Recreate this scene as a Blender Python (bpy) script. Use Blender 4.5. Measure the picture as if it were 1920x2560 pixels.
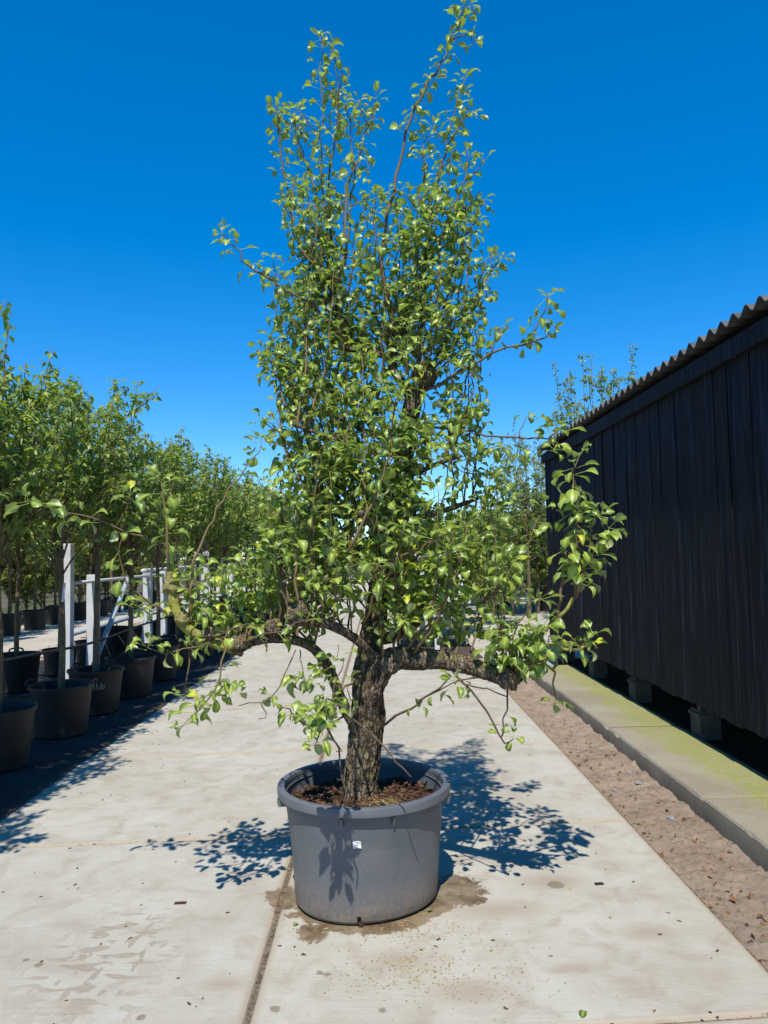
import bpy, math, random
import numpy as np
from mathutils import Vector, Matrix, noise as mnoise

for o in list(bpy.data.objects):
    bpy.data.objects.remove(o)
scene = bpy.context.scene
COL = scene.collection
random.seed(7)
rng = np.random.default_rng(7)

# ------------------------------------------------------------------ camera
CAM_H = 1.65
F_PX = 1880.0                      # focal length in pixels of the 1920x2560 frame
PITCH, YAW, ROLL = math.radians(3.26), math.radians(0.454), math.radians(1.03)
fwd = Vector((math.sin(YAW) * math.cos(PITCH), math.cos(YAW) * math.cos(PITCH), math.sin(PITCH)))
right0 = fwd.cross(Vector((0, 0, 1))).normalized()
up0 = right0.cross(fwd).normalized()
cx = right0 * math.cos(ROLL) - up0 * math.sin(ROLL)
cy = right0 * math.sin(ROLL) + up0 * math.cos(ROLL)
cam_data = bpy.data.cameras.new('camera')
cam = bpy.data.objects.new('camera', cam_data)
COL.objects.link(cam)
cam.matrix_world = Matrix(((cx.x, cy.x, -fwd.x, 0), (cx.y, cy.y, -fwd.y, 0), (cx.z, cy.z, -fwd.z, CAM_H), (0, 0, 0, 1)))
cam_data.sensor_fit = 'VERTICAL'
cam_data.sensor_height = 36.0
cam_data.lens = F_PX / 2560 * 36.0
cam_data.clip_start, cam_data.clip_end = 0.05, 2000
cam_data.dof.use_dof = True
cam_data.dof.focus_distance = 3.65
cam_data.dof.aperture_fstop = 14.0
scene.camera = cam

# ------------------------------------------------------------------ sky, sun, exposure
SUN_TRAVEL = Vector((0.040, 0.36, -0.55)).normalized()
SUN_EL = math.asin(-SUN_TRAVEL.z)
SUN_ROT = math.atan2(-SUN_TRAVEL.x, -SUN_TRAVEL.y)
world = bpy.data.worlds.new('World')
scene.world = world
world.use_nodes = True
wn = world.node_tree
wn.nodes.clear()
sky = wn.nodes.new('ShaderNodeTexSky')
sky.sky_type = 'NISHITA'
sky.sun_disc = False
sky.sun_elevation = SUN_EL
sky.sun_rotation = SUN_ROT
sky.altitude = 0
sky.air_density = 0.7
sky.dust_density = 0.0
sky.ozone_density = 4.0
hs = wn.nodes.new('ShaderNodeHueSaturation')
hs.inputs['Saturation'].default_value = 1.56
hs.inputs['Hue'].default_value = 0.502
hs.inputs['Value'].default_value = 1.36
bg = wn.nodes.new('ShaderNodeBackground')
bg.inputs['Strength'].default_value = 0.145
wo = wn.nodes.new('ShaderNodeOutputWorld')
gm = wn.nodes.new('ShaderNodeGamma')
gm.inputs[1].default_value = 0.79
wn.links.new(sky.outputs[0], gm.inputs[0])
wn.links.new(gm.outputs[0], hs.inputs['Color'])
wn.links.new(hs.outputs[0], bg.inputs[0])
wn.links.new(bg.outputs[0], wo.inputs[0])

sun_data = bpy.data.lights.new('sun', 'SUN')
sun_data.energy = 4.1
sun_data.angle = math.radians(0.53)
sun_data.color = (1.0, 0.955, 0.88)
sun = bpy.data.objects.new('sun', sun_data)
COL.objects.link(sun)
sun.location = (0, -4, 9)
sun.rotation_euler = SUN_TRAVEL.to_track_quat('-Z', 'Y').to_euler()

vs = scene.view_settings
vs.view_transform = 'Standard'
vs.look = 'None'
vs.exposure = 0.55
vs.gamma = 1.0
vs.use_curve_mapping = False

# ------------------------------------------------------------------ measuring helpers
def ray(px, py):
    u, v = (px - 960.0) / F_PX, (1280.0 - py) / F_PX
    return (fwd + cx * u + cy * v)

def at(px, py, Y):
    """point of the place that lies at distance Y along the path and shows at this spot"""
    d = ray(px, py)
    return Vector((0, 0, CAM_H)) + d * (Y / d.y)

def ground(px, py, z=0.0):
    d = ray(px, py)
    return Vector((0, 0, CAM_H)) + d * ((z - CAM_H) / d.z)

# ------------------------------------------------------------------ object helpers
def tag(o, label=None, cat=None, group=None, kind=None):
    if label: o['label'] = label
    if cat: o['category'] = cat
    if group: o['group'] = group
    if kind: o['kind'] = kind
    return o

def link(name, data, parent=None):
    o = bpy.data.objects.new(name, data)
    COL.objects.link(o)
    if parent is not None:
        o.parent = parent
    return o

def empty(name, loc=(0, 0, 0), rz=0.0):
    o = link(name, None)
    o.location = loc
    o.rotation_euler = (0, 0, rz)
    o.empty_display_size = 0.1
    return o

def copy_tree(o, parent=None):
    c = o.copy()
    COL.objects.link(c)
    c.parent = parent
    for ch in list(o.children):
        copy_tree(ch, c)
    return c

def mesh_np(name, verts, faces, material, smooth=True, attrs=None):
    """verts (n,3); faces: array (m,k) or a list of index lists"""
    me = bpy.data.meshes.new(name)
    if isinstance(faces, np.ndarray):
        n, m, k = len(verts), len(faces), faces.shape[1]
        me.vertices.add(n)
        me.vertices.foreach_set('co', np.asarray(verts, dtype=np.float32).ravel())
        me.loops.add(m * k)
        me.loops.foreach_set('vertex_index', faces.astype(np.int32).ravel())
        me.polygons.add(m)
        me.polygons.foreach_set('loop_start', np.arange(0, m * k, k, dtype=np.int32))
        me.polygons.foreach_set('loop_total', np.full(m, k, dtype=np.int32))
        me.update(calc_edges=True)
    else:
        me.from_pydata([tuple(v) for v in verts], [], [tuple(f) for f in faces])
        me.update()
    me.validate()
    if smooth:
        me.polygons.foreach_set('use_smooth', np.ones(len(me.polygons), dtype=bool))
    if attrs:
        for k, v in attrs.items():
            a = me.attributes.new(k, 'FLOAT', 'POINT')
            a.data.foreach_set('value', np.asarray(v, dtype=np.float32))
    if material is not None:
        me.materials.append(material)
    return me

class MB:
    """collects shapes that belong to one part"""
    def __init__(self):
        self.v, self.f = [], []
    def add(self, verts, faces):
        b = len(self.v)
        self.v += [tuple(p) for p in verts]
        self.f += [tuple(i + b for i in f) for f in faces]
        return self
    def box(self, x0, x1, y0, y1, z0, z1, bev=0.0):
        if bev <= 0:
            vs_ = [(x, y, z) for z in (z0, z1) for y in (y0, y1) for x in (x0, x1)]
            fs = [(0, 2, 3, 1), (4, 5, 7, 6), (0, 1, 5, 4), (2, 6, 7, 3), (0, 4, 6, 2), (1, 3, 7, 5)]
            return self.add(vs_, fs)
        b = bev
        def loop(ix, z):
            return [(x0 + ix, y0 + ix + b * 0, z), (x1 - ix, y0 + ix, z), (x1 - ix, y1 - ix, z), (x0 + ix, y1 - ix, z)]
        vs_ = loop(0, z0) + loop(0, z1 - b) + loop(b, z1)
        fs = [(3, 2, 1, 0), (8, 9, 10, 11)]
        for r in (0, 4):
            for i in range(4):
                j = (i + 1) % 4
                fs.append((r + i, r + j, r + 4 + j, r + 4 + i))
        return self.add(vs_, fs)
    def bar(self, a, b, w, h=None, up=(0, 0, 1)):
        """square bar from a to b"""
        h = w if h is None else h
        a, b = Vector(a), Vector(b)
        d = (b - a).normalized()
        upv = Vector(up)
        if abs(d.dot(upv)) > 0.95: upv = Vector((1, 0, 0))
        s = d.cross(upv).normalized() * (w / 2)
        t = s.cross(d).normalized() * (h / 2)
        vs_ = [a - s - t, a + s - t, a + s + t, a - s + t, b - s - t, b + s - t, b + s + t, b - s + t]
        return self.add(vs_, [(0, 1, 2, 3), (7, 6, 5, 4), (0, 4, 5, 1), (1, 5, 6, 2), (2, 6, 7, 3), (3, 7, 4, 0)])
    def tube(self, pts, radii, segs=8, fn=None):
        v, f = tube_arrays(pts, radii, segs, fn)
        return self.add(v.tolist(), f)
    def lathe(self, prof, segs=48, c=(0, 0, 0), fn=None):
        n = len(prof)
        vs_ = []
        for i in range(segs):
            a = 2 * math.pi * i / segs
            for r, z in prof:
                if fn: r = fn(r, z, a)
                vs_.append((c[0] + r * math.cos(a), c[1] + r * math.sin(a), c[2] + z))
        fs = []
        for i in range(segs):
            j = (i + 1) % segs
            for k in range(n - 1):
                fs.append((i * n + k, j * n + k, j * n + k + 1, i * n + k + 1))
        return self.add(vs_, fs)
    def mesh(self, name, material, smooth=False):
        return mesh_np(name, self.v, self.f, material, smooth)
    def build(self, name, material, parent=None, smooth=False):
        return link(name, self.mesh(name, material, smooth), parent)

def spline(pts, n):
    """Catmull-Rom through pts, n samples"""
    P = np.array([list(p) for p in pts], dtype=float)
    if len(P) == 2:
        t = np.linspace(0, 1, n)[:, None]
        return P[0] * (1 - t) + P[1] * t
    P = np.vstack([2 * P[0] - P[1], P, 2 * P[-1] - P[-2]])
    seg = len(P) - 3
    out = []
    for s in np.linspace(0, seg - 1e-6, n):
        i = int(s); t = s - i
        p0, p1, p2, p3 = P[i], P[i + 1], P[i + 2], P[i + 3]
        out.append(0.5 * ((2 * p1) + (-p0 + p2) * t + (2 * p0 - 5 * p1 + 4 * p2 - p3) * t * t + (-p0 + 3 * p1 - 3 * p2 + p3) * t ** 3))
    return np.array(out)

def tube_arrays(pts, radii, segs, fn=None):
    P = np.asarray([list(p) for p in pts], dtype=float)
    n = len(P)
    R = np.interp(np.linspace(0, 1, n), np.linspace(0, 1, len(radii)), radii)
    T = np.gradient(P, axis=0)
    T /= (np.linalg.norm(T, axis=1)[:, None] + 1e-12)
    ref = np.array([0, 0, 1.0]) if abs(T[0, 2]) < 0.9 else np.array([1.0, 0, 0])
    u = np.cross(T[0], ref); u /= np.linalg.norm(u)
    verts = []
    for i in range(n):
        u = u - T[i] * np.dot(u, T[i]); u /= np.linalg.norm(u)
        w = np.cross(T[i], u)
        for k in range(segs):
            a = 2 * math.pi * k / segs
            d = math.cos(a) * u + math.sin(a) * w
            r = R[i]
            if fn: r = r * fn(P[i], d, a, i / (n - 1))
            verts.append(P[i] + d * r)
    verts.append(P[0] - T[0] * R[0] * 0.2); verts.append(P[-1] + T[-1] * R[-1] * 0.4)
    faces = []
    for i in range(n - 1):
        for k in range(segs):
            j = (k + 1) % segs
            faces.append((i * segs + k, i * segs + j, (i + 1) * segs + j, (i + 1) * segs + k))
    a, b = n * segs, n * segs + 1
    for k in range(segs):
        j = (k + 1) % segs
        faces.append((a, j, k))
        faces.append((b, (n - 1) * segs + k, (n - 1) * segs + j))
    return np.array(verts), faces

# ------------------------------------------------------------------ material helpers
class NT:
    def __init__(self, name):
        self.m = bpy.data.materials.new(name)
        self.m.use_nodes = True
        self.t = self.m.node_tree
        self.t.nodes.clear()
        self.out = self.t.nodes.new('ShaderNodeOutputMaterial')
        self.b = self.t.nodes.new('ShaderNodeBsdfPrincipled')
        self.t.links.new(self.b.outputs[0], self.out.inputs[0])
        self.gain = 0.84
    def put(self, sock, val):
        if hasattr(val, 'links') or isinstance(val, bpy.types.NodeSocket):
            self.t.links.new(val, sock)
        elif isinstance(val, (tuple, list)) and len(val) == 3 and sock.type == 'RGBA':
            sock.default_value = (*val, 1)
        else:
            sock.default_value = val
    def pos(self):
        return self.t.nodes.new('ShaderNodeNewGeometry').outputs['Position']
    def obj(self):
        return self.t.nodes.new('ShaderNodeTexCoord').outputs['Object']
    def rnd(self):
        return self.t.nodes.new('ShaderNodeObjectInfo').outputs['Random']
    def attr(self, name):
        n = self.t.nodes.new('ShaderNodeAttribute'); n.attribute_name = name
        return n.outputs['Fac']
    def scale(self, v, s, off=(0, 0, 0)):
        n = self.t.nodes.new('ShaderNodeMapping')
        self.put(n.inputs[0], v); n.inputs['Scale'].default_value = s; n.inputs['Location'].default_value = off
        return n.outputs[0]
    def noise(self, v, scale, detail=4, rough=0.55, dist=0.0):
        n = self.t.nodes.new('ShaderNodeTexNoise')
        self.put(n.inputs['Vector'], v)
        n.inputs['Scale'].default_value = scale; n.inputs['Detail'].default_value = detail
        n.inputs['Roughness'].default_value = rough; n.inputs['Distortion'].default_value = dist
        return n.outputs['Fac']
    def voro(self, v, scale, feature='F1'):
        n = self.t.nodes.new('ShaderNodeTexVoronoi'); n.feature = feature
        self.put(n.inputs['Vector'], v); n.inputs['Scale'].default_value = scale
        return n.outputs['Distance']
    def wave(self, v, scale, dist=0.0, direction='Y', detail=2):
        n = self.t.nodes.new('ShaderNodeTexWave'); n.bands_direction = direction
        self.put(n.inputs['Vector'], v); n.inputs['Scale'].default_value = scale
        n.inputs['Distortion'].default_value = dist; n.inputs['Detail'].default_value = detail
        return n.outputs['Fac']
    def ramp(self, fac, a, b, lo=0.0, hi=1.0):
        n = self.t.nodes.new('ShaderNodeMapRange')
        n.inputs['From Min'].default_value = a; n.inputs['From Max'].default_value = b
        n.inputs['To Min'].default_value = lo; n.inputs['To Max'].default_value = hi
        self.put(n.inputs['Value'], fac)
        return n.outputs[0]
    def math(self, op, a, b=0.0, c=0.0):
        n = self.t.nodes.new('ShaderNodeMath'); n.operation = op
        self.put(n.inputs[0], a); self.put(n.inputs[1], b)
        if op in ('MULTIPLY_ADD', 'SMOOTH_MIN', 'SMOOTH_MAX'): self.put(n.inputs[2], c)
        return n.outputs[0]
    def mix(self, fac, a, b, mode='MIX'):
        n = self.t.nodes.new('ShaderNodeMix'); n.data_type = 'RGBA'; n.blend_type = mode
        self.put(n.inputs[0], fac); self.put(n.inputs[6], a); self.put(n.inputs[7], b)
        return n.outputs[2]
    def xyz(self, v):
        n = self.t.nodes.new('ShaderNodeSeparateXYZ'); self.put(n.inputs[0], v)
        return n.outputs
    def dist(self, v, p):
        n = self.t.nodes.new('ShaderNodeVectorMath'); n.operation = 'DISTANCE'
        self.put(n.inputs[0], v); n.inputs[1].default_value = p
        return n.outputs['Value']
    def bump(self, h, strength=0.3, dist=0.01):
        n = self.t.nodes.new('ShaderNodeBump')
        n.inputs['Strength'].default_value = strength; n.inputs['Distance'].default_value = dist
        self.put(n.inputs['Height'], h)
        self.t.links.new(n.outputs[0], self.b.inputs['Normal'])
        return n.outputs[0]
    def set(self, color=None, rough=None, spec=None, metal=None):
        if color is not None:
            if self.gain != 1.0: color = self.mix(1.0, color, (self.gain,) * 3, 'MULTIPLY')
            self.put(self.b.inputs['Base Color'], color)
        if rough is not None: self.put(self.b.inputs['Roughness'], rough)
        if spec is not None: self.put(self.b.inputs['Specular IOR Level'], spec)
        if metal is not None: self.put(self.b.inputs['Metallic'], metal)
        return self.m

POT_C = ground(908, 2200)                     # centre of the big grey pot on the slab
POT_C = Vector((-0.092, 3.77, 0.0))

def lobe(k, p, c, r, sy=1.0, nz=None, amp=0.12, soft=0.015):
    """mask of a blotch with a ragged outline round c"""
    q = k.scale(p, (1, sy, 0), (0, 0, 0))
    d = k.dist(q, (c[0], c[1] * sy, 0))
    if nz is not None:
        d = k.math('MULTIPLY_ADD', nz, amp, k.math('SUBTRACT', d, amp * 0.5))
    return k.ramp(d, r, r + soft, 1.0, 0.0)

def mat_slab():
    k = NT('concrete_slab')
    p = k.pos()
    big = k.noise(p, 1.1, 6, 0.6, 0.4)
    mid = k.noise(p, 5.0, 7, 0.65, 0.6)
    fine = k.noise(p, 60, 6, 0.7)
    grain = k.noise(p, 420, 2, 0.6)
    streak = k.noise(k.scale(p, (1.2, 14, 1)), 3.0, 4, 0.6, 0.8)
    c = k.mix(k.ramp(big, 0.36, 0.66), (0.545, 0.52, 0.435), (0.455, 0.415, 0.33))
    c = k.mix(k.ramp(mid, 0.47, 0.68, 0, 0.70), c, (0.375, 0.30, 0.215))
    c = k.mix(k.ramp(streak, 0.55, 0.8, 0, 0.35), c, (0.40, 0.36, 0.30))
    c = k.mix(k.ramp(mid, 0.30, 0.42, 0.45, 0), c, (0.60, 0.58, 0.54))
    c = k.mix(k.ramp(fine, 0.60, 0.76, 0, 0.45), c, (0.25, 0.205, 0.155))
    c = k.mix(k.ramp(grain, 0.25, 0.75, 0.0, 0.12), c, (0.30, 0.28, 0.25))
    c = k.mix(k.ramp(k.rnd(), 0, 1, 0, 0.16), c, (0.42, 0.39, 0.34))
    gen = k.xyz(k.t.nodes.new('ShaderNodeTexCoord').outputs['Generated'])
    ex = k.math('MINIMUM', gen[0], k.math('SUBTRACT', 1.0, gen[0]))
    ey = k.math('MINIMUM', gen[1], k.math('SUBTRACT', 1.0, gen[1]))
    # the rows are skewed a little, so measure the cross edges in the slab's own frame
    ob = k.xyz(k.obj())
    sk = k.math('SUBTRACT', ob[1], k.math('MULTIPLY', ob[0], 0.066))
    ey = k.math('SUBTRACT', 0.966, k.math('ABSOLUTE', sk))
    ex = k.math('SUBTRACT', 0.99, k.math('ABSOLUTE', ob[0]))
    em = k.math('MINIMUM', ex, ey)
    em = k.math('ADD', em, k.math('MULTIPLY', k.math('SUBTRACT', mid, 0.5), 0.05))
    c = k.mix(k.ramp(em, 0.006, 0.034, 0.75, 0), c, (0.42, 0.335, 0.235))
    c = k.mix(k.math('MULTIPLY', k.ramp(em, -0.012, 0.002, 1, 0), k.ramp(fine, 0.35, 0.6, 0.3, 0.9)), c, (0.24, 0.175, 0.12))
    # ragged faint tyre and brush marks on the left slab
    tm = ground(265, 2400)
    rotn = k.t.nodes.new('ShaderNodeMapping'); k.put(rotn.inputs[0], p); rotn.inputs['Rotation'].default_value = (0, 0, 0.28); rotn.inputs['Scale'].default_value = (1, 2.6, 1)
    chev = k.noise(rotn.outputs[0], 8.0, 2, 0.4, 0.3)
    blk = k.noise(k.scale(p, (2.6, 1, 1), (3.3, 1.7, 0)), 7.0, 2, 0.4, 0.2)
    reg = lobe(k, p, (tm.x, tm.y), 0.16, 0.55, mid, 0.5, 0.16)
    m = k.math('MULTIPLY', k.math('MULTIPLY', k.math('MAXIMUM', k.ramp(chev, 0.55, 0.585), k.ramp(blk, 0.60, 0.63)), reg), k.ramp(fine, 0.3, 0.6, 0.35, 0.75))
    c = k.mix(m, c, (0.30, 0.235, 0.165))
    # dry brown patches
    for px, py, r, sy in ((1377, 2205, 0.11, 2.0), (1430, 2420, 0.07, 2.5), (1180, 2480, 0.12, 2.2), (1620, 2330, 0.09, 2.0), (1250, 2275, 0.16, 2.4), (1000, 2400, 0.10, 2.0), (560, 2460, 0.07, 2)):
        g = ground(px, py)
        c = k.mix(k.math('MULTIPLY', lobe(k, p, g, r * 0.3, sy, mid, 0.45, r * 1.5), 0.6), c, (0.36, 0.27, 0.185))
    # water that ran out of the pot
    edge = k.noise(p, 11, 9, 0.72, 1.2)
    damp = None
    for dx, dy, r, sy, amp in ((0.02, -0.03, 0.365, 1.0, 0.20), (0.45, 0.02, 0.13, 0.8, 0.32), (0.36, -0.12, 0.07, 1.0, 0.2), (-0.39, -0.02, 0.085, 0.7, 0.25), (-0.22, -0.36, 0.07, 1.0, 0.25), (-0.33, -0.20, 0.03, 1.0, 0.2), (0.16, -0.36, 0.015, 1.6, 0.2)):
        l = lobe(k, p, (POT_C.x + dx, POT_C.y + dy), r, sy, edge, amp, 0.012)
        damp = l if damp is None else k.math('MAXIMUM', damp, l)
    wetc = k.mix(k.ramp(fine, 0.3, 0.7), (0.16, 0.105, 0.050), (0.28, 0.195, 0.095))
    wetc = k.mix(k.ramp(mid, 0.40, 0.62), wetc, (0.115, 0.072, 0.036))
    wetc = k.mix(k.ramp(k.noise(p, 22, 6, 0.7), 0.55, 0.70, 0, 0.7), wetc, (0.38, 0.27, 0.115))
    c = k.mix(k.math('MULTIPLY', damp, k.ramp(mid, 0.3, 0.6, 0.70, 0.96)), c, wetc)
    for px, py, r in ((1088, 2430, 0.0), (800, 2432, 0.012), (818, 2436, 0.010), (689, 2522, 0.016), (955, 2525, 0.012), (352, 2543, 0.016), (97, 2412, 0.012), (65, 2400, 0.010), (1390, 2212, 0.04)):
        g = ground(px, py)
        c = k.mix(k.math('MULTIPLY', lobe(k, p, g, r, 1.0, edge, 0.04, 0.008), 0.75), c, (0.20, 0.16, 0.10))
    k.set(c, k.math('SUBTRACT', 0.88, k.math('MULTIPLY', damp, 0.35)), 0.25)
    h = k.math('ADD', k.math('MULTIPLY', fine, 0.6), k.math('ADD', k.math('MULTIPLY', grain, 0.25), k.math('MULTIPLY', streak, 0.5)))
    k.bump(h, 0.55, 0.008)
    return k.m

def mat_kerb():
    k = NT('mossy_concrete')
    p = k.pos()
    big = k.noise(p, 1.6, 5, 0.6, 0.5)
    fine = k.noise(p, 70, 5, 0.7)
    x = k.xyz(p)
    broom = k.math('MULTIPLY', k.wave(k.scale(p, (0.15, 1, 1)), 22, 2.0, 'Y', 2), k.ramp(x[2], 0.115, 0.124))
    c = k.mix(k.ramp(big, 0.35, 0.65), (0.47, 0.42, 0.315), (0.38, 0.315, 0.235))
    c = k.mix(k.ramp(broom, 0.35, 0.9, 0, 0.5), c, (0.22, 0.19, 0.135))
    x = k.xyz(p)
    band = k.ramp(x[0], 1.98, 2.36)
    moss = k.math('ADD', k.math('MULTIPLY', band, 0.42), k.noise(k.scale(p, (1.3, 0.55, 1)), 3.4, 8, 0.72, 0.6))
    mm = k.math('MULTIPLY', k.math('MULTIPLY', k.ramp(moss, 0.66, 0.86), k.ramp(k.noise(k.scale(p, (1, 0.4, 1)), 38, 5, 0.75), 0.36, 0.58, 0.25, 1.0)), k.ramp(x[2], 0.09, 0.12))
    c = k.mix(k.math('MULTIPLY', mm, 0.85), c, k.mix(k.ramp(fine, 0.35, 0.65), (0.40, 0.42, 0.07), (0.26, 0.265, 0.065)))
    c = k.mix(k.ramp(fine, 0.52, 0.72, 0, 0.55), c, (0.19, 0.16, 0.11))
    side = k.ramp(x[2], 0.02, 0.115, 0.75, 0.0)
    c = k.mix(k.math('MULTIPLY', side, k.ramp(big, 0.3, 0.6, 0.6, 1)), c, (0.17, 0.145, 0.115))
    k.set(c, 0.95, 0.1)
    k.bump(k.math('ADD', broom, k.math('MULTIPLY', fine, 1.2)), 0.6, 0.008)
    return k.m

def mat_sand():
    k = NT('sand')
    p = k.pos()
    a = k.noise(p, 3, 6, 0.6)
    f = k.noise(p, 90, 5, 0.7)
    g = k.noise(p, 500, 2, 0.6)
    c = k.mix(k.ramp(a, 0.35, 0.65), (0.50, 0.385, 0.285), (0.38, 0.28, 0.20))
    c = k.mix(k.ramp(f, 0.58, 0.75, 0, 0.6), c, (0.22, 0.15, 0.10))
    c = k.mix(k.ramp(g, 0.3, 0.7, 0, 0.2), c, (0.50, 0.43, 0.34))
    c = k.mix(k.ramp(k.noise(p, 28, 6, 0.75, 0.4), 0.52, 0.66, 0, 0.65), c, (0.20, 0.145, 0.095))
    k.set(c, 0.97, 0.1)
    k.bump(k.math('ADD', f, k.math('MULTIPLY', g, 0.6)), 0.9, 0.014)
    return k.m

def mat_ground():
    k = NT('soil_ground')
    p = k.pos()
    a = k.noise(p, 0.4, 6, 0.6)
    f = k.noise(p, 14, 5, 0.7)
    c = k.mix(k.ramp(a, 0.45, 0.6), (0.15, 0.115, 0.075), (0.07, 0.095, 0.03))
    c = k.mix(k.ramp(f, 0.5, 0.75, 0, 0.6), c, (0.06, 0.045, 0.03))
    k.set(c, 0.97, 0.1)
    k.bump(f, 0.6, 0.03)
    return k.m

def mat_far_concrete():
    k = NT('yard_concrete')
    p = k.pos()
    a = k.noise(p, 0.8, 6, 0.6)
    f = k.noise(k.scale(p, (1, 5, 1)), 5, 5, 0.7)
    c = k.mix(k.ramp(a, 0.35, 0.65), (0.55, 0.50, 0.42), (0.46, 0.405, 0.325))
    c = k.mix(k.ramp(f, 0.55, 0.75, 0, 0.5), c, (0.33, 0.25, 0.18))
    k.set(c, 0.92, 0.2)
    k.bump(f, 0.2, 0.01)
    return k.m

def mat_mat():
    k = NT('woven_ground_cloth')
    p = k.pos()
    w = k.math('MULTIPLY', k.wave(p, 60, 0.5, 'X', 1), k.wave(p, 60, 0.5, 'Y', 1))
    d = k.noise(p, 2.5, 6, 0.65)
    d2 = k.noise(p, 40, 5, 0.7)
    c = k.mix(w, (0.018, 0.018, 0.021), (0.035, 0.035, 0.038))
    c = k.mix(k.ramp(d, 0.45, 0.7, 0, 0.5), c, (0.085, 0.075, 0.062))
    c = k.mix(k.ramp(d2, 0.62, 0.74, 0, 0.6), c, (0.14, 0.115, 0.085))
    x = k.xyz(p)
    rim = k.math('MULTIPLY', k.ramp(x[0], -2.52, -2.45), k.ramp(d2, 0.4, 0.55))
    c = k.mix(k.math('MULTIPLY', rim, 0.7), c, (0.16, 0.105, 0.07))
    k.set(c, 0.75, 0.3)
    k.bump(k.math('ADD', w, k.math('MULTIPLY', d, 3)), 0.3, 0.004)
    return k.m

def mat_black_wood():
    k = NT('black_stained_board')
    p = k.obj()
    r = k.rnd()
    off = k.t.nodes.new('ShaderNodeCombineXYZ'); k.put(off.inputs[0], k.math('MULTIPLY', r, 37.0)); k.put(off.inputs[2], k.math('MULTIPLY', r, 11.0))
    v = k.t.nodes.new('ShaderNodeVectorMath'); v.operation = 'ADD'
    k.put(v.inputs[0], p); k.put(v.inputs[1], off.outputs[0])
    q = v.outputs[0]
    g = k.noise(k.scale(q, (30, 30, 1.2)), 2.0, 6, 0.7, 0.5)
    wear = k.noise(k.scale(q, (9, 9, 0.45)), 2.6, 7, 0.72, 0.4)
    fl = k.noise(q, 90, 4, 0.7)
    c = k.mix(g, (0.0022, 0.0024, 0.0032), (0.009, 0.0094, 0.012))
    c = k.mix(k.ramp(wear, 0.49, 0.66, 0, 0.8), c, (0.040, 0.051, 0.080))
    st = k.noise(k.scale(q, (42, 42, 0.9)), 1.6, 5, 0.7)
    c = k.mix(k.ramp(st, 0.56, 0.68, 0, 0.85), c, (0.068, 0.080, 0.108))
    c = k.mix(k.math('MULTIPLY', k.ramp(wear, 0.64, 0.70), k.ramp(fl, 0.45, 0.6)), c, (0.16, 0.165, 0.175))
    c = k.mix(k.ramp(k.noise(q, 1.3, 4, 0.6), 0.45, 0.7, 0, 0.5), c, (0.020, 0.0165, 0.014))
    c = k.mix(k.ramp(fl, 0.74, 0.80, 0, 0.6), c, (0.17, 0.16, 0.15))
    c = k.mix(k.ramp(r, 0, 1, 0, 0.5), c, (0.010, 0.010, 0.011))
    k.set(c, 0.8, 0.16)
    k.bump(k.math('ADD', g, k.math('MULTIPLY', wear, 0.7)), 0.7, 0.004)
    return k.m

def mat_simple(name, col, rough=0.6, spec=0.4, var=0.2, scale=12, bump=0.1, metal=0.0, col2=None):
    k = NT(name)
    p = k.obj()
    n = k.noise(p, scale, 6, 0.65)
    f = k.noise(p, scale * 9, 4, 0.65)
    c2 = col2 if col2 else tuple(x * (1 - var * 2) for x in col)
    c = k.mix(k.ramp(n, 0.35, 0.68), col, c2)
    c = k.mix(k.ramp(f, 0.55, 0.75, 0, var), c, tuple(x * 0.4 for x in col))
    k.set(c, rough, spec, metal)
    if bump: k.bump(k.math('ADD', n, f), bump, 0.01)
    return k.m

def mat_grey_pot():
    k = NT('grey_pot_plastic')
    p = k.obj()
    z = k.xyz(p)[2]
    n = k.noise(p, 5, 5, 0.6)
    f = k.noise(p, 115, 3, 0.7)
    f2 = k.noise(p, 55, 5, 0.75)
    c = k.mix(k.ramp(n, 0.3, 0.7), (0.110, 0.118, 0.130), (0.140, 0.149, 0.163))
    sp = k.ramp(f, 0.665, 0.70, 0, 0.6)
    c = k.mix(sp, c, (0.42, 0.40, 0.36))
    # dust and mud splashed up from the ground
    lo = k.math('ADD', k.ramp(z, 0.0, 0.20, 0.34, 0.0), k.math('MULTIPLY', n, 0.30))
    c = k.mix(k.math('MULTIPLY', k.ramp(lo, 0.14, 0.45), k.ramp(f2, 0.38, 0.62, 0.1, 0.85)), c, (0.30, 0.215, 0.135))
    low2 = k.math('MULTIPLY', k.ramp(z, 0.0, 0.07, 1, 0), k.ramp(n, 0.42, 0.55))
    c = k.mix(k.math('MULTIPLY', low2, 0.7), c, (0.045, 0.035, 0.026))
    k.set(c, k.ramp(n, 0.3, 0.7, 0.42, 0.52), 0.4)
    k.bump(k.math('ADD', k.math('MULTIPLY', n, 2.0), k.math('MULTIPLY', f, 0.15)), 0.15, 0.004)
    return k.m

def mat_black_pot():
    k = NT('black_pot_plastic')
    p = k.obj()
    z = k.xyz(p)[2]
    n = k.noise(p, 4, 6, 0.65)
    f = k.noise(p, 70, 4, 0.7)
    c = k.mix(k.ramp(n, 0.35, 0.7), (0.011, 0.011, 0.0125), (0.024, 0.024, 0.024))
    c = k.mix(k.math('MULTIPLY', k.ramp(z, 0.0, 0.10, 0.6, 0), k.ramp(f, 0.4, 0.6)), c, (0.10, 0.085, 0.06))
    c = k.mix(k.ramp(f, 0.68, 0.74, 0, 0.4), c, (0.15, 0.14, 0.12))
    k.set(c, 0.55, 0.35)
    k.bump(n, 0.1, 0.01)
    return k.m

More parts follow.
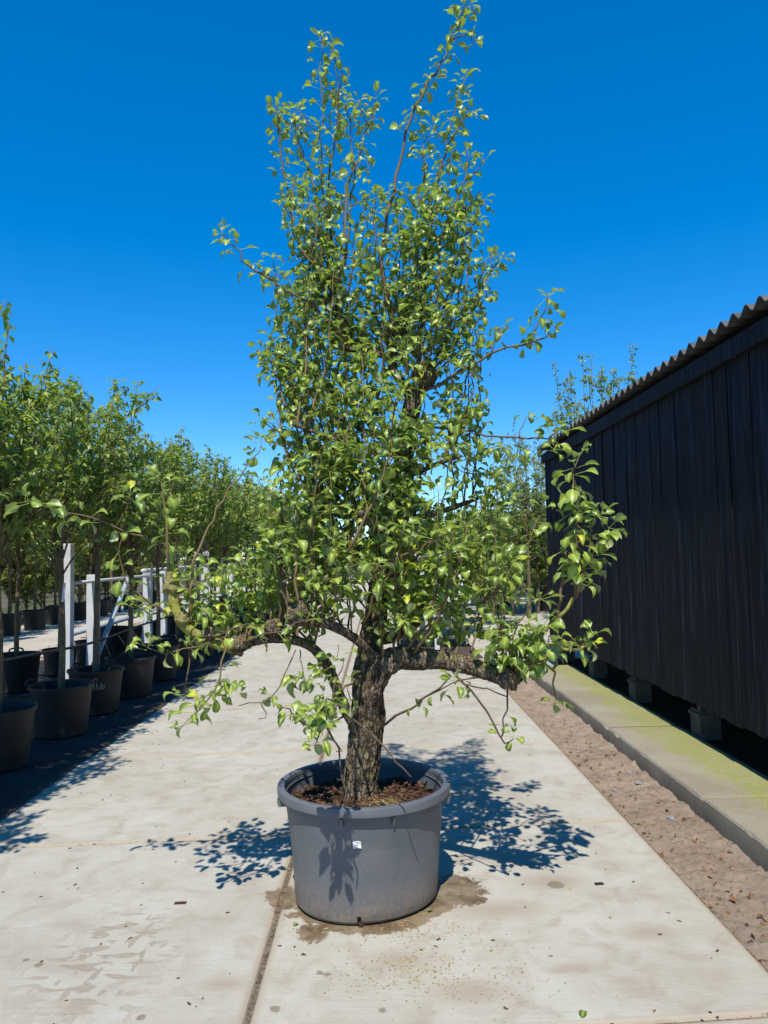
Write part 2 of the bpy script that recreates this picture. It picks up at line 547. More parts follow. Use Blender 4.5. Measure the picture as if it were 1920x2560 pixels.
def mat_bark():
    k = NT('old_pear_bark'); k.gain = 0.95
    p = k.pos()
    f = k.noise(k.scale(p, (1, 1, 0.35)), 60, 6, 0.7, 0.6)
    v = k.voro(k.scale(p, (1, 1, 0.45)), 55)
    n = k.noise(p, 9, 6, 0.6)
    li = k.noise(p, 26, 6, 0.7)
    c = k.mix(k.ramp(f, 0.38, 0.62), (0.125, 0.088, 0.056), (0.34, 0.26, 0.185))
    c = k.mix(k.ramp(v, 0.0, 0.28, 0.65, 0), c, (0.075, 0.052, 0.034))
    c = k.mix(k.ramp(k.attr('furrow'), -0.55, -0.12, 0.75, 0), c, (0.045, 0.031, 0.021))
    wob = k.t.nodes.new('ShaderNodeVectorMath'); wob.operation = 'MULTIPLY_ADD'
    nvec = k.t.nodes.new('ShaderNodeTexNoise'); k.put(nvec.inputs['Vector'], p); nvec.inputs['Scale'].default_value = 40
    k.put(wob.inputs[0], nvec.outputs['Color']); wob.inputs[1].default_value = (0.018, 0.018, 0.018); k.put(wob.inputs[2], p)
    ed = k.voro(k.scale(wob.outputs[0], (1, 1, 0.24)), 58, 'DISTANCE_TO_EDGE')
    c = k.mix(k.ramp(ed, 0.01, 0.09, 0.60, 0), c, (0.050, 0.035, 0.024))
    nz = k.xyz(k.t.nodes.new('ShaderNodeNewGeometry').outputs['Normal'])[2]
    m = k.math('MULTIPLY', k.ramp(k.math('ADD', n, k.math('MULTIPLY', nz, 0.16)), 0.52, 0.66), k.ramp(li, 0.40, 0.58))
    c = k.mix(k.math('MULTIPLY', m, 0.6), c, (0.26, 0.235, 0.075))
    c = k.mix(k.ramp(li, 0.62, 0.72, 0, 0.5), c, (0.34, 0.32, 0.25))
    k.set(c, 0.93, 0.12)
    k.bump(k.math('ADD', f, k.math('ADD', k.math('MULTIPLY', v, 0.5), k.ramp(ed, 0.0, 0.2, 0, 1.0))), 0.9, 0.014)
    return k.m

def mat_lichen_bark():
    k = NT('lichen_covered_bark'); k.gain = 0.95
    p = k.pos()
    f = k.noise(p, 60, 6, 0.7, 0.6)
    n = k.noise(p, 14, 6, 0.6)
    c = k.mix(k.ramp(n, 0.38, 0.62), (0.36, 0.33, 0.065), (0.23, 0.20, 0.09))
    c = k.mix(k.ramp(f, 0.5, 0.68, 0, 0.8), c, (0.13, 0.10, 0.055))
    k.set(c, 0.95, 0.1)
    k.bump(f, 0.8, 0.008)
    return k.m

def mat_shoot():
    k = NT('young_shoot_bark'); k.gain = 0.95
    p = k.pos()
    r = k.rnd()
    n = k.noise(p, 30, 5, 0.65)
    c = k.mix(k.ramp(r, 0.2, 0.8), (0.13, 0.075, 0.036), (0.20, 0.135, 0.045))
    c = k.mix(k.ramp(n, 0.42, 0.66, 0, 0.7), c, (0.15, 0.12, 0.085))
    k.set(c, 0.62, 0.3)
    k.bump(n, 0.4, 0.003)
    return k.m

def mat_leaf(name, dark, light, yellow, under, source, gloss=0.42, trans=0.38, veins=True):
    k = NT(name); k.gain = 1.0
    t = k.attr('tint') if source == 'attr' else k.rnd()
    c = k.mix(k.ramp(t, 0.0, 0.86), dark, light)
    c = k.mix(k.ramp(t, 0.90, 0.97), c, yellow)
    p = k.pos()
    c = k.mix(k.ramp(k.noise(p, 45, 3, 0.6), 0.35, 0.7, 0, 0.35), c, tuple(x * 0.55 for x in dark))
    if veins:
        mr = k.attr('mid')
        c = k.mix(k.math('MULTIPLY', mr, 0.55), c, tuple(min(1, x * 1.9 + 0.03) for x in light))
    geo = k.t.nodes.new('ShaderNodeNewGeometry')
    top = c
    c = k.mix(geo.outputs['Backfacing'], c, k.mix(0.30, under, c))
    k.set(c, gloss, 0.6)
    tr = k.t.nodes.new('ShaderNodeBsdfTranslucent')
    k.put(tr.inputs[0], k.mix(1.0, k.mix(0.5, top, (0.30, 0.42, 0.03)), (1.15, 1.25, 0.6), 'MULTIPLY'))
    ms = k.t.nodes.new('ShaderNodeMixShader')
    ms.inputs[0].default_value = trans
    k.t.links.new(k.b.outputs[0], ms.inputs[1]); k.t.links.new(tr.outputs[0], ms.inputs[2])
    k.t.links.new(ms.outputs[0], k.out.inputs[0])
    return k.m

def mat_soil():
    k = NT('bark_mulch_soil')
    p = k.obj()
    n = k.noise(p, 40, 6, 0.75, 0.5)
    f = k.noise(p, 9, 5, 0.6)
    c = k.mix(k.ramp(n, 0.38, 0.66), (0.028, 0.017, 0.011), (0.13, 0.075, 0.045))
    c = k.mix(k.ramp(f, 0.5, 0.7, 0, 0.4), c, (0.02, 0.013, 0.009))
    k.set(c, 0.95, 0.1)
    k.bump(n, 0.9, 0.02)
    return k.m

M = dict(
    slab=mat_slab(), kerb=mat_kerb(), sand=mat_sand(), ground=mat_ground(), yard=mat_far_concrete(), cloth=mat_mat(),
    wood=mat_black_wood(), greypot=mat_grey_pot(), blackpot=mat_black_pot(), bark=mat_bark(), lichen=mat_lichen_bark(), shoot=mat_shoot(), soil=mat_soil(),
    fibre=mat_simple('fibre_cement', (0.15, 0.145, 0.138), 0.85, 0.2, 0.25, 5, 0.2),
    white=mat_simple('white_painted_steel', (0.66, 0.67, 0.68), 0.55, 0.35, 0.10, 7, 0.05),
    blue=mat_simple('galvanised_tube', (0.42, 0.50, 0.58), 0.5, 0.4, 0.15, 8, 0.05),
    rubber=mat_simple('black_hose', (0.018, 0.018, 0.02), 0.5, 0.35, 0.2, 8, 0.0),
    pier=mat_simple('shade_dark_concrete_pier', (0.12, 0.118, 0.108), 0.9, 0.15, 0.25, 8, 0.3),  # concrete darkened so the shadow under the shed is in its colour
    dark=mat_simple('dark_timber', (0.012, 0.011, 0.011), 0.85, 0.15, 0.2, 6, 0.1),
    paper=mat_simple('white_paper', (0.80, 0.79, 0.76), 0.7, 0.3, 0.03, 30, 0.0),
    ink=mat_simple('grey_ink', (0.22, 0.22, 0.21), 0.7, 0.2, 0.1, 30, 0.0),
    chalk=mat_simple('pale_marker', (0.42, 0.42, 0.38), 0.8, 0.2, 0.3, 60, 0.0),
    stone=mat_simple('grey_stone_chip', (0.33, 0.335, 0.335), 0.8, 0.3, 0.15, 20, 0.3),
    dryleaf=mat_simple('dry_brown_leaf', (0.30, 0.125, 0.045), 0.7, 0.25, 0.3, 40, 0.3, col2=(0.20, 0.10, 0.05)),
    tan=mat_simple('pale_chaff', (0.52, 0.38, 0.16), 0.85, 0.2, 0.2, 60, 0.0),
    twig=mat_simple('dry_twig', (0.16, 0.11, 0.075), 0.85, 0.15, 0.25, 40, 0.2),
    chip=mat_simple('bark_chip', (0.16, 0.085, 0.05), 0.9, 0.15, 0.35, 30, 0.4, col2=(0.09, 0.05, 0.032)),
    rust=mat_simple('rusty_brown', (0.11, 0.055, 0.035), 0.85, 0.2, 0.3, 12, 0.3),
    stem=mat_simple('young_trunk_bark', (0.24, 0.18, 0.105), 0.85, 0.2, 0.3, 18, 0.3),
    tape=mat_simple('white_tag', (0.75, 0.77, 0.80), 0.4, 0.4, 0.03, 10, 0.0),
    dirt=mat_simple('shade_dark_dirt', (0.035, 0.028, 0.022), 0.97, 0.05, 0.3, 9, 0.5),  # soil colour kept near black to deepen the shade below the shed
    jsand=mat_simple('joint_sand', (0.30, 0.235, 0.165), 0.97, 0.05, 0.35, 40, 0.5),
    hole=mat_simple('dark_opening', (0.012, 0.010, 0.009), 0.95, 0.05, 0.1, 10, 0.0),
)
LEAF_ARGS = ((0.062, 0.125, 0.026), (0.345, 0.420, 0.070), (0.60, 0.56, 0.035), (0.42, 0.46, 0.28))
M['leaf'] = mat_leaf('pear_leaf', *LEAF_ARGS, 'attr', 0.36)
M['leaf_obj'] = mat_leaf('pear_leaf_single', *LEAF_ARGS, 'object', 0.36)
M['bgleaf'] = mat_leaf('nursery_tree_leaf', (0.140, 0.215, 0.042), (0.430, 0.510, 0.120), (0.40, 0.36, 0.03), (0.17, 0.23, 0.10), 'attr', 0.45, 0.42, False)
M['bgleaf2'] = mat_leaf('olive_shrub_leaf', (0.135, 0.175, 0.036), (0.36, 0.40, 0.080), (0.32, 0.22, 0.03), (0.20, 0.23, 0.11), 'attr', 0.5, 0.38, False)

# ================================================================== SETTING
# ground sheet to the horizon
g = MB().add([(-900, -300, -0.06), (900, -300, -0.06), (900, 1500, -0.06), (-900, 1500, -0.06)], [(0, 1, 2, 3)]).build('ground', M['ground'])
tag(g, kind='structure')

# concrete slabs of the path, each 2 x 2 m
path = empty('pavement'); tag(path, kind='structure')
J0, JS = 2.665, 1.945
def joint_y(k, x):
    skew = 0.066
    return J0 + JS * k + skew * (x - 0.0)
def slab(x0, x1, k0, k1, z, name='slab', zt=0.0):
    gap = 0.0045
    def corner(x, k, s): return (x, joint_y(k, x) + s * gap)
    base = [corner(x0 + gap, k0, 1), corner(x1 - gap, k0, 1), corner(x1 - gap, k1, -1), corner(x0 + gap, k1, -1)]
    c = np.mean(np.array(base), axis=0)
    b = 0.014
    def inset(q, d): 
        return [(p[0] + (d if i in (0, 3) else -d), p[1] + (d if i in (0, 1) else -d)) for i, p in enumerate(q)]
    L = []
    for q, zz in ((base, -0.055), (base, -b + zt), (inset(base, b * 0.5), -b * 0.3 + zt), (inset(base, b * 1.4), zt)):
        L += [(p[0] - c[0], p[1] - c[1], zz) for p in q]
    fs = [(12, 13, 14, 15)]
    for r in (0, 4, 8):
        for i in range(4):
            j = (i + 1) % 4
            fs.append((r + i, r + j, r + 4 + j, r + 4 + i))
    o = MB().add(L, fs).build(name, M['slab'], path)
    o.location = (c[0], c[1], 0)
    o.rotation_euler = (random.uniform(-1, 1) * 0.0012, random.uniform(-1, 1) * 0.0012, 0)
    return o
for k in range(-4, 13):
    slab(-2.5, -0.505, k, k + 1, 0)
    slab(-0.495, 1.5, k, k + 1, 0)
for k in range(4, 13):
    slab(1.51, 3.5, k, k + 1, 0)
    slab(3.51, 5.5, k, k + 1, 0)
js = MB().add([(-2.5, -5, -0.012), (1.505, -5, -0.012), (1.505, 28, -0.012), (-2.5, 28, -0.012)], [(0, 1, 2, 3)]).build('joint_sand', M['jsand'], path)
yv = joint_y(13, 0) + 0.62
y1 = MB().box(-2.5, 3.1, yv, 70, -0.055, -0.004).build('yard', M['yard']); tag(y1, kind='structure')
sp = MB().box(-9.2, -5.6, -2, 60, -0.055, -0.004).build('side_path', M['yard']); tag(sp, kind='structure')

# black ground cloth under the potted rows (slightly wavy, ragged front edge)
def cloth(name, x0, x1, y0, y1, nx, ny, z=0.006, jag=0.012, amp=0.004):
    vs_, fs = [], []
    for j in range(ny + 1):
        for i in range(nx + 1):
            y = y0 + (y1 - y0) * j / ny
            x = x0 + (x1 - x0) * i / nx
            if i == nx: x += jag * mnoise.noise(Vector((3.1, y * 1.7, 0))) * 2
            zz = z + amp * (1 + mnoise.noise(Vector((x * 2.2, y * 1.6, 5))))
            if i == nx: zz = z
            vs_.append((x, y, zz))
    for j in range(ny):
        for i in range(nx):
            a = j * (nx + 1) + i
            fs.append((a, a + 1, a + nx + 2, a + nx + 1))
    o = MB().add(vs_, fs).build(name, M['cloth'], None, True)
    return tag(o, kind='structure')
gmat = cloth('ground_cloth', -5.6, -2.44, -1.0, 34.0, 24, 240)
MB().box(-5.6, -2.52, -1.0, 34.0, -0.058, -0.002).build('bedding', M['ground'], gmat)
cloth('ground_cloth', 0.35, 1.62, 11.9, 15.0, 8, 20, 0.006)

# sand strip between slabs and kerb
def sand_h(x, y):
    t = (x - 1.5) / 0.46
    return -0.022 + 0.030 * t * t + 0.020 * mnoise.fractal(Vector((x * 6, y * 6, 1)), 0.7, 2.0, 5) + 0.010 * mnoise.noise(Vector((x * 26, y * 26, 4))) + 0.006 * mnoise.noise(Vector((x * 60, y * 60, 9)))
vs_, fs = [], []
nx, ny = 36, 760
for j in range(ny + 1):
    for i in range(nx + 1):
        x, y = 1.47 + 0.50 * i / nx, -1.0 + 11.4 * j / ny
        vs_.append((x, y, sand_h(x, y) if i > 1 else -0.03))
for j in range(ny):
    for i in range(nx):
        a = j * (nx + 1) + i
        fs.append((a, a + 1, a + nx + 2, a + nx + 1))
tag(MB().add(vs_, fs).build('sand', M['sand'], None, True), kind='structure')

# wide mossy kerb of concrete lengths
KX0, KX1, KZ = 1.95, 2.56, 0.128
kerb = empty('kerb', (0, 0, 0)); tag(kerb, kind='structure')
kj = [-1.2, 0.75, 2.72, 4.68, 6.60, 8.42, 10.25]
for a, b in zip(kj[:-1], kj[1:]):
    n = 36
    V, Fc = [], []
    c = (a + b) / 2
    for i in range(n + 1):
        y = a + 0.006 + (b - a - 0.012) * i / n
        chip = max(0.0, mnoise.noise(Vector((y * 7, 2.2, a))) - 0.22) * 0.05
        end = 0.006 if i in (0, n) else 0
        V += [(KX0, y - c, -0.055), (KX0 + 0.002, y - c, KZ - 0.014 - chip), (KX0 + 0.012 + chip, y - c, KZ - 0.001 - end), (KX0 + 0.04, y - c, KZ - end), (KX1, y - c, KZ - end)]
    for i in range(n):
        for q in range(4):
            p = i * 5 + q
            Fc.append((p, p + 1, p + 6, p + 5))
    Fc += [(0, 1, 2, 3, 4), (n * 5 + 4, n * 5 + 3, n * 5 + 2, n * 5 + 1, n * 5)]
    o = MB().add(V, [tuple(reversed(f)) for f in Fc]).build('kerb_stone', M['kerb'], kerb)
    o.location = (0, c, 0)
    o.rotation_euler.y = random.uniform(-0.004, 0.004)

us = MB().box(2.57, 6.2, 1.0, 11.0, -0.055, 0.105).build('shed_shade_soil', M['dirt']); tag(us, kind='structure')  # soil sheet under the shed, with its shade painted into the dark colour

# ================================================================== BLACK SHED
WX = 2.50
shed = empty('shed', (4.0, 6.5, 0))
tag(shed, 'black timber shed with vertical boards on piers and corrugated grey roof', 'shed')
def sbuild(mb, name, m, smooth=False):
    o = mb.build(name, m, shed, smooth)
    o.matrix_parent_inverse = shed.matrix_basis.inverted()
    return o
SY0, SY1 = 2.2, 11.12
y = SY0
i = 0
while y < SY1 - 0.02:
    w = random.choice((0.10, 0.13, 0.15, 0.18, 0.20, 0.22))
    y2 = min(y + w, SY1)
    proud = random.uniform(0.0, 0.004) if i % 2 == 0 else random.uniform(0.004, 0.012)
    zb = 0.415 + random.uniform(-0.018, 0.018)
    x0 = WX - proud + random.uniform(-0.002, 0.002)
    h = 3.02 - zb
    lap = 0.0 if i % 2 == 0 else -0.001
    mb = MB()
    tilt = random.uniform(-0.004, 0.004)
    mb.add([(x0 + tilt, y + 0.002 - lap, zb), (x0 + tilt, y2 - 0.002 + lap, zb), (x0, y2 - 0.002 + lap, zb + h), (x0, y + 0.002 - lap, zb + h),
            (WX + 0.03 - proud * 0.5, y + 0.002 - lap, zb), (WX + 0.03 - proud * 0.5, y2 - 0.002 + lap, zb), (WX + 0.03 - proud * 0.5, y2 - 0.002 + lap, zb + h), (WX + 0.03 - proud * 0.5, y + 0.002 - lap, zb + h)],
           [(3, 2, 1, 0), (4, 5, 6, 7), (0, 1, 5, 4), (2, 3, 7, 6), (0, 4, 7, 3), (1, 2, 6, 5)])
    o = sbuild(mb, 'board', M['wood'])
    y = y2; i += 1
# end wall boards facing the far yard, floor, back wall
for k in range(18):
    x0 = WX + 0.035 + k * 0.17
    sbuild(MB().box(x0, x0 + 0.166, SY1 - 0.03, SY1 + (0.012 if k % 2 else 0), 0.42, 3.1), 'end_board', M['wood'])
sbuild(MB().box(WX + 0.06, 5.6, SY0, SY1 - 0.06, 0.50, 0.56), 'floor_deck', M['dark'])
sbuild(MB().box(5.52, 5.58, SY0, SY1, 0.42, 3.3), 'back_wall', M['dark'])
sbuild(MB().box(WX + 0.06, 5.5, SY0, SY0 + 0.05, 0.42, 3.2), 'near_end_wall', M['dark'])
sbuild(MB().box(WX + 0.045, WX + 0.12, SY0 + 0.06, SY1 - 0.08, 0.40, 0.495), 'floor_beam', M['dark'])
# fascia lengths under the eave
fj = [1.6, 2.9, 5.22, 7.52, 9.85, 11.15]
for a, b in zip(fj[:-1], fj[1:]):
    o = sbuild(MB().box(WX - 0.055, WX - 0.026, a + 0.003, b - 0.003, 2.962, 3.092 + random.uniform(-0.003, 0.003)), 'fascia_board', M['wood'])
sbuild(MB().box(WX - 0.02, WX + 0.08, SY0, SY1, 3.03, 3.12), 'wall_plate', M['dark'])
# corrugated roof, sheet by sheet
PITCHC, AMP, TH = 0.177, 0.030, 0.008
RX0, RX1, RZ, RS = 2.405, 5.9, 3.195, 0.09
def roof_sheet(y0, ncor, lift):
    ns = ncor * 12
    V, Fc = [], []
    for i in range(ns + 1):
        yy = y0 + ncor * PITCHC * i / ns
        zc = AMP * math.cos(2 * math.pi * (yy) / PITCHC)
        for x in (RX0, RX1):
            zz = RZ + RS * (x - RX0) + zc + lift
            V += [(x, yy, zz), (x, yy, zz - TH)]
    for i in range(ns):
        p, q = i * 4, i * 4 + 4
        Fc += [(p, p + 2, q + 2, q), (p + 1, q + 1, q + 3, p + 3), (p, q, q + 1, p + 1), (p + 2, p + 3, q + 3, q + 2)]
    Fc += [(0, 1, 3, 2), (ns * 4, ns * 4 + 2, ns * 4 + 3, ns * 4 + 1)]
    me = mesh_np('roof_sheet', V, Fc, M['fibre'], True)
    o = link('roof_sheet', me, shed)
    o.matrix_parent_inverse = shed.matrix_basis.inverted()
    me.set_sharp_from_angle(angle=math.radians(50))
yy = 1.5
n = 0
while yy < 11.2:
    nc = 6 if yy + 6 * PITCHC < 11.3 else max(1, int((11.3 - yy) / PITCHC))
    roof_sheet(yy, nc, 0.004 * (n % 2))
    yy += nc * PITCHC; n += 1
# piers
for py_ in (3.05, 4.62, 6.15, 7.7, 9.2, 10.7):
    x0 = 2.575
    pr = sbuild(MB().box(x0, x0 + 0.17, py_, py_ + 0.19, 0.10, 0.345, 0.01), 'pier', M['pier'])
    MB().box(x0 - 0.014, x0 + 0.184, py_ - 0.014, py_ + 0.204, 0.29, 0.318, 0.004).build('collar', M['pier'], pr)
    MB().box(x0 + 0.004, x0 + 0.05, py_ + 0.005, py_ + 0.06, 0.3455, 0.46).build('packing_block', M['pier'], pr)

# ================================================================== GREY POT
pot = empty('plant_pot', POT_C)
tag(pot, 'large round grey plastic pot with thick rim holding the old pear tree', 'pot')
HP = 0.545
def potr(r, z, a):
    t = z / HP
    dent = 0.010 * math.sin(2 * a + 0.6) * (1 - t) + 0.006 * math.sin(3 * a + 2.0) * (1 - t) + 0.008 * math.exp(-((a - 5.9) / 0.35) ** 2) * math.sin(t * 3.1)
    return r + dent
wall_prof = [(0.0, 0.004), (0.30, 0.004), (0.325, 0.008), (0.337, 0.022), (0.341, 0.06), (0.345, 0.14), (0.352, 0.22), (0.362, 0.31), (0.372, 0.39), (0.379, 0.44), (0.3815, 0.455), (0.3845, 0.458), (0.3855, 0.49), (0.386, HP - 0.03)]
MB().lathe(wall_prof, 96, fn=potr).build('wall', M['greypot'], pot, True).data.set_sharp_from_angle(angle=math.radians(28))
inner_prof = [(0.388, HP - 0.012), (0.384, 0.47), (0.374, 0.40), (0.36, 0.34)]
MB().lathe(inner_prof, 96).build('inner_wall', M['greypot'], pot, True)
rim_prof = [(0.380, HP - 0.042), (0.4205, HP - 0.042), (0.4225, HP - 0.039), (0.4235, HP - 0.008), (0.4215, HP - 0.003), (0.416, HP), (0.394, HP), (0.389, HP - 0.004), (0.386, HP - 0.02)]
MB().lathe(rim_prof, 96).build('rim', M['greypot'], pot, True).data.set_sharp_from_angle(angle=math.radians(28))
for a in (-1.80, -1.22, -0.25, -2.88, 0.6, 1.5, 2.4):
    c, s = math.cos(a), math.sin(a)
    big = a in (-0.25, -2.88)
    w = 0.028 if big else 0.004
    r1 = 0.424 if big else 0.413
    mb = MB()
    u = Vector((c, s, 0)); t = Vector((-s, c, 0))
    P = [u * 0.386 - t * w, u * r1 - t * w, u * r1 + t * w, u * 0.386 + t * w]
    zl = HP - (0.078 if big else 0.088)
    mb.add([(p.x, p.y, HP - 0.05) for p in P] + [(p.x * (1 if big else 0.97), p.y * (1 if big else 0.97), zl) for p in P],
           [(0, 1, 2, 3), (7, 6, 5, 4), (0, 4, 5, 1), (1, 5, 6, 2), (2, 6, 7, 3), (3, 7, 4, 0)])
    mb.build('handle_lug' if big else 'rim_rib', M['greypot'], pot)
# paper label stuck on the front with small print
def pot_point(az, z, off=0.0):
    rr = np.interp(z, [p[1] for p in wall_prof[3:]], [p[0] for p in wall_prof[3:]])
    r = potr(rr, z, az % (2 * math.pi)) + off
    return Vector((r * math.cos(az), r * math.sin(az), z))
def pot_patch(az, z, w, h, off, name, m, parent, rot=0.0, curl=0.0):
    mb = MB()
    n = 4
    V = []
    for j in range(n + 1):
        for i in range(n + 1):
            u, v = (i / n - 0.5) * w, (j / n - 0.5) * h
            uu, vv = u * math.cos(rot) - v * math.sin(rot), u * math.sin(rot) + v * math.cos(rot)
            o_ = off + curl * ((abs(u) / w * 2) ** 3 + (max(0, -v) / h * 2) ** 2 * 0.8)
            V.append(pot_point(az + uu / 0.36, z + vv, o_))
    Fc = [(j * (n + 1) + i, j * (n + 1) + i + 1, (j + 1) * (n + 1) + i + 1, (j + 1) * (n + 1) + i) for j in range(n) for i in range(n)]
    mb.add(V, Fc)
    return mb.build(name, m, parent, True)
AZL, ZL = -math.pi / 2 - 0.07, 0.375
lab = pot_patch(AZL, ZL, 0.034, 0.031, 0.0015, 'paper_label', M['paper'], pot, 0.08, 0.006)
lab['label'] = 'small creased white paper label'
for du, dv, w, h in ((-0.002, -0.006, 0.015, 0.0022), (-0.001, -0.0025, 0.012, 0.0016), (-0.003, 0.008, 0.013, 0.0018)):
    pot_patch(AZL + du / 0.36, ZL + dv, w, h, 0.0028, 'print_line', M['ink'], lab, 0.08)
pot_patch(AZL + 0.009 / 0.36, ZL + 0.003, 0.016, 0.0018, 0.0032, 'print_line', M['ink'], lab, -0.85)
pot_patch(AZL, 0.030, 0.017, 0.036, 0.0012, 'drain_hole', M['hole'], pot)
pot_patch(AZL + 0.02, 0.018, 0.020, 0.018, 0.0030, 'mud_plug', M['rust'], pot, 0.4, 0.002)
# soil with bark mulch
def soil_h(x, y):
    r = math.hypot(x, y)
    return 0.452 + 0.030 * math.exp(-(r / 0.16) ** 2) - 0.012 * (y / 0.37) + 0.020 * mnoise.fractal(Vector((x * 9, y * 9, 3)), 0.8, 2.0, 5)
V, Fc = [(0, 0, soil_h(0, 0))], []
nr, na = 26, 72
for i in range(1, nr + 1):
    for j in range(na):
        a = 2 * math.pi * j / na
        r = 0.381 * i / nr
        V.append((r * math.cos(a), r * math.sin(a), soil_h(r * math.cos(a), r * math.sin(a))))
for j in range(na):
    Fc.append((0, 1 + j, 1 + (j + 1) % na))
for i in range(nr - 1):
    for j in range(na):
        a, b = 1 + i * na + j, 1 + i * na + (j + 1) % na
        Fc.append((a, a + na, b + na, b))
MB().add(V, Fc).build('soil', M['soil'], pot, True)
def scatter_chips(n, rmax, fn_pos, smin, smax, flat=0.35):
    mb = MB()
    for _ in range(n):
        x, y, z = fn_pos()
        s = random.uniform(smin, smax)
        d = Vector((random.gauss(0, 1), random.gauss(0, 1), random.gauss(0, flat))).normalized()
        mb.bar(Vector((x, y, z)) - d * s / 2, Vector((x, y, z)) + d * s / 2, s * random.uniform(0.25, 0.55), s * random.uniform(0.08, 0.22), (random.gauss(0, .3), random.gauss(0, .3), 1))
    return mb
def soil_pos():
    a, r = random.uniform(0, 6.283), 0.37 * math.sqrt(random.random())
    return r * math.cos(a), r * math.sin(a), soil_h(r * math.cos(a), r * math.sin(a)) + random.uniform(0, 0.010)
tag(scatter_chips(700, 0.37, soil_pos, 0.010, 0.042).build('bark_chips', M['chip'], pot), kind='stuff')
def chaff_pos():
    x, y = random.gauss(0.10, 0.055), random.gauss(-0.16, 0.05)
    return x, y, soil_h(x, y) + random.uniform(0.004, 0.016)
tag(scatter_chips(420, 0.37, chaff_pos, 0.004, 0.010).build('pale_chaff', M['tan'], pot), kind='stuff')

# ================================================================== LEAF SHAPES
def leaf_template(fold, arch, twist, wave, petiole=True, width=0.33):
    """blade along +y, length 1, base at origin; returns verts, faces, midrib weight"""
    ts = [0.0, 0.10, 0.28, 0.50, 0.72, 0.90, 1.0]
    ws = [0.05, 0.46, 0.88, 1.0, 0.76, 0.33, 0.0]
    V, Fc, W = [], [], []
    ang, yy, zz, prev = 0.25, 0.0, 0.0, 0.0
    for i, (t, w) in enumerate(zip(ts, ws)):
        dt = t - prev; prev = t
        yy += math.cos(ang) * dt; zz += math.sin(ang) * dt
        ang -= arch * dt
        hw = w * width
        tw = twist * t
        for sgn in (-1, -0.52, 0, 0.52, 1):
            x = sgn * hw * math.cos(fold)
            z = abs(sgn) * hw * math.sin(fold) * (1 if abs(sgn) < 0.9 else 0.82) + wave * hw * math.sin(t * 9 + sgn * 2) * (abs(sgn) > 0.9)
            xr, zr = x * math.cos(tw) - z * math.sin(tw), x * math.sin(tw) + z * math.cos(tw)
            V.append((xr, yy - zr * math.sin(ang) * 0.5, zz + zr))
            W.append(1.0 if sgn == 0 else 0.0)
    for i in range(len(ts) - 1):
        for j in range(4):
            a = i * 5 + j
            Fc.append((a, a + 1, a + 6, a + 5))
    if petiole:
        b = len(V)
        L = 0.55
        for t in (0.0, 1.0):
            y_ = -L * (1 - t); z_ = -0.16 * (1 - t) ** 1.5
            r = 0.016
            V += [(r, y_, z_), (-r, y_, z_), (0, y_, z_ + r * 1.6)]
            W += [1, 1, 1]
        for k in range(3):
            Fc.append((b + k, b + (k + 1) % 3, b + 3 + (k + 1) % 3, b + 3 + k))
    return np.array(V), np.array(Fc), np.array(W)
LEAVES = [leaf_template(f, a, t, w, True, wd) for f, a, t, w, wd in
          ((0.35, 0.9, 0.1, 0.15, 0.34), (0.60, 1.6, -0.25, 0.2, 0.33), (0.25, 1.2, 0.3, 0.25, 0.36), (0.80, 2.2, 0.15, 0.1, 0.30), (0.45, 0.5, -0.15, 0.2, 0.31), (0.95, 1.3, 0.35, 0.15, 0.33), (0.15, 1.9, -0.3, 0.3, 0.36), (0.5, 2.8, 0.2, 0.2, 0.32))]
BGLEAF = (np.array([(0, 0, 0), (-0.27, 0.45, 0.10), (0, 0.45, 0.0), (0.27, 0.45, 0.10), (0, 1.0, -0.22)], dtype=float), np.array([(0, 2, 1), (0, 3, 2), (1, 2, 4), (2, 3, 4)]))

def frames(axis, normal):
    """arrays of blade axis and normal -> rotation matrices (n,3,3) with columns x,y,z"""
    y = axis / np.linalg.norm(axis, axis=1)[:, None]
    z = normal - y * np.sum(y * normal, axis=1)[:, None]
    z /= (np.linalg.norm(z, axis=1)[:, None] + 1e-9)
    x = np.cross(y, z)
    return np.stack([x, y, z], axis=2)

def instance(tmpl_v, tmpl_f, R, T, S):
    n, m = len(T), len(tmpl_v)
    V = np.einsum('nij,mj->nmi', R, tmpl_v) * S[:, None, None] + T[:, None, :]
    Fc = tmpl_f[None] + (np.arange(n) * m)[:, None, None]
    return V.reshape(-1, 3), Fc.reshape(-1, tmpl_f.shape[1])

# ================================================================== THE OLD PEAR TREE
YT = POT_C.y
def T(px, py, d=0.0):
    return at(px, py, YT + d)
tree = empty('pear_tree', (POT_C.x, POT_C.y, 0.45))
tag(tree, 'old gnarled pear tree with dense upright leafy shoots, planted in the large grey pot', 'tree')
def tbuild(me, name):
    o = link(name, me, tree)
    o.matrix_parent_inverse = tree.matrix_basis.inverted()
    return o

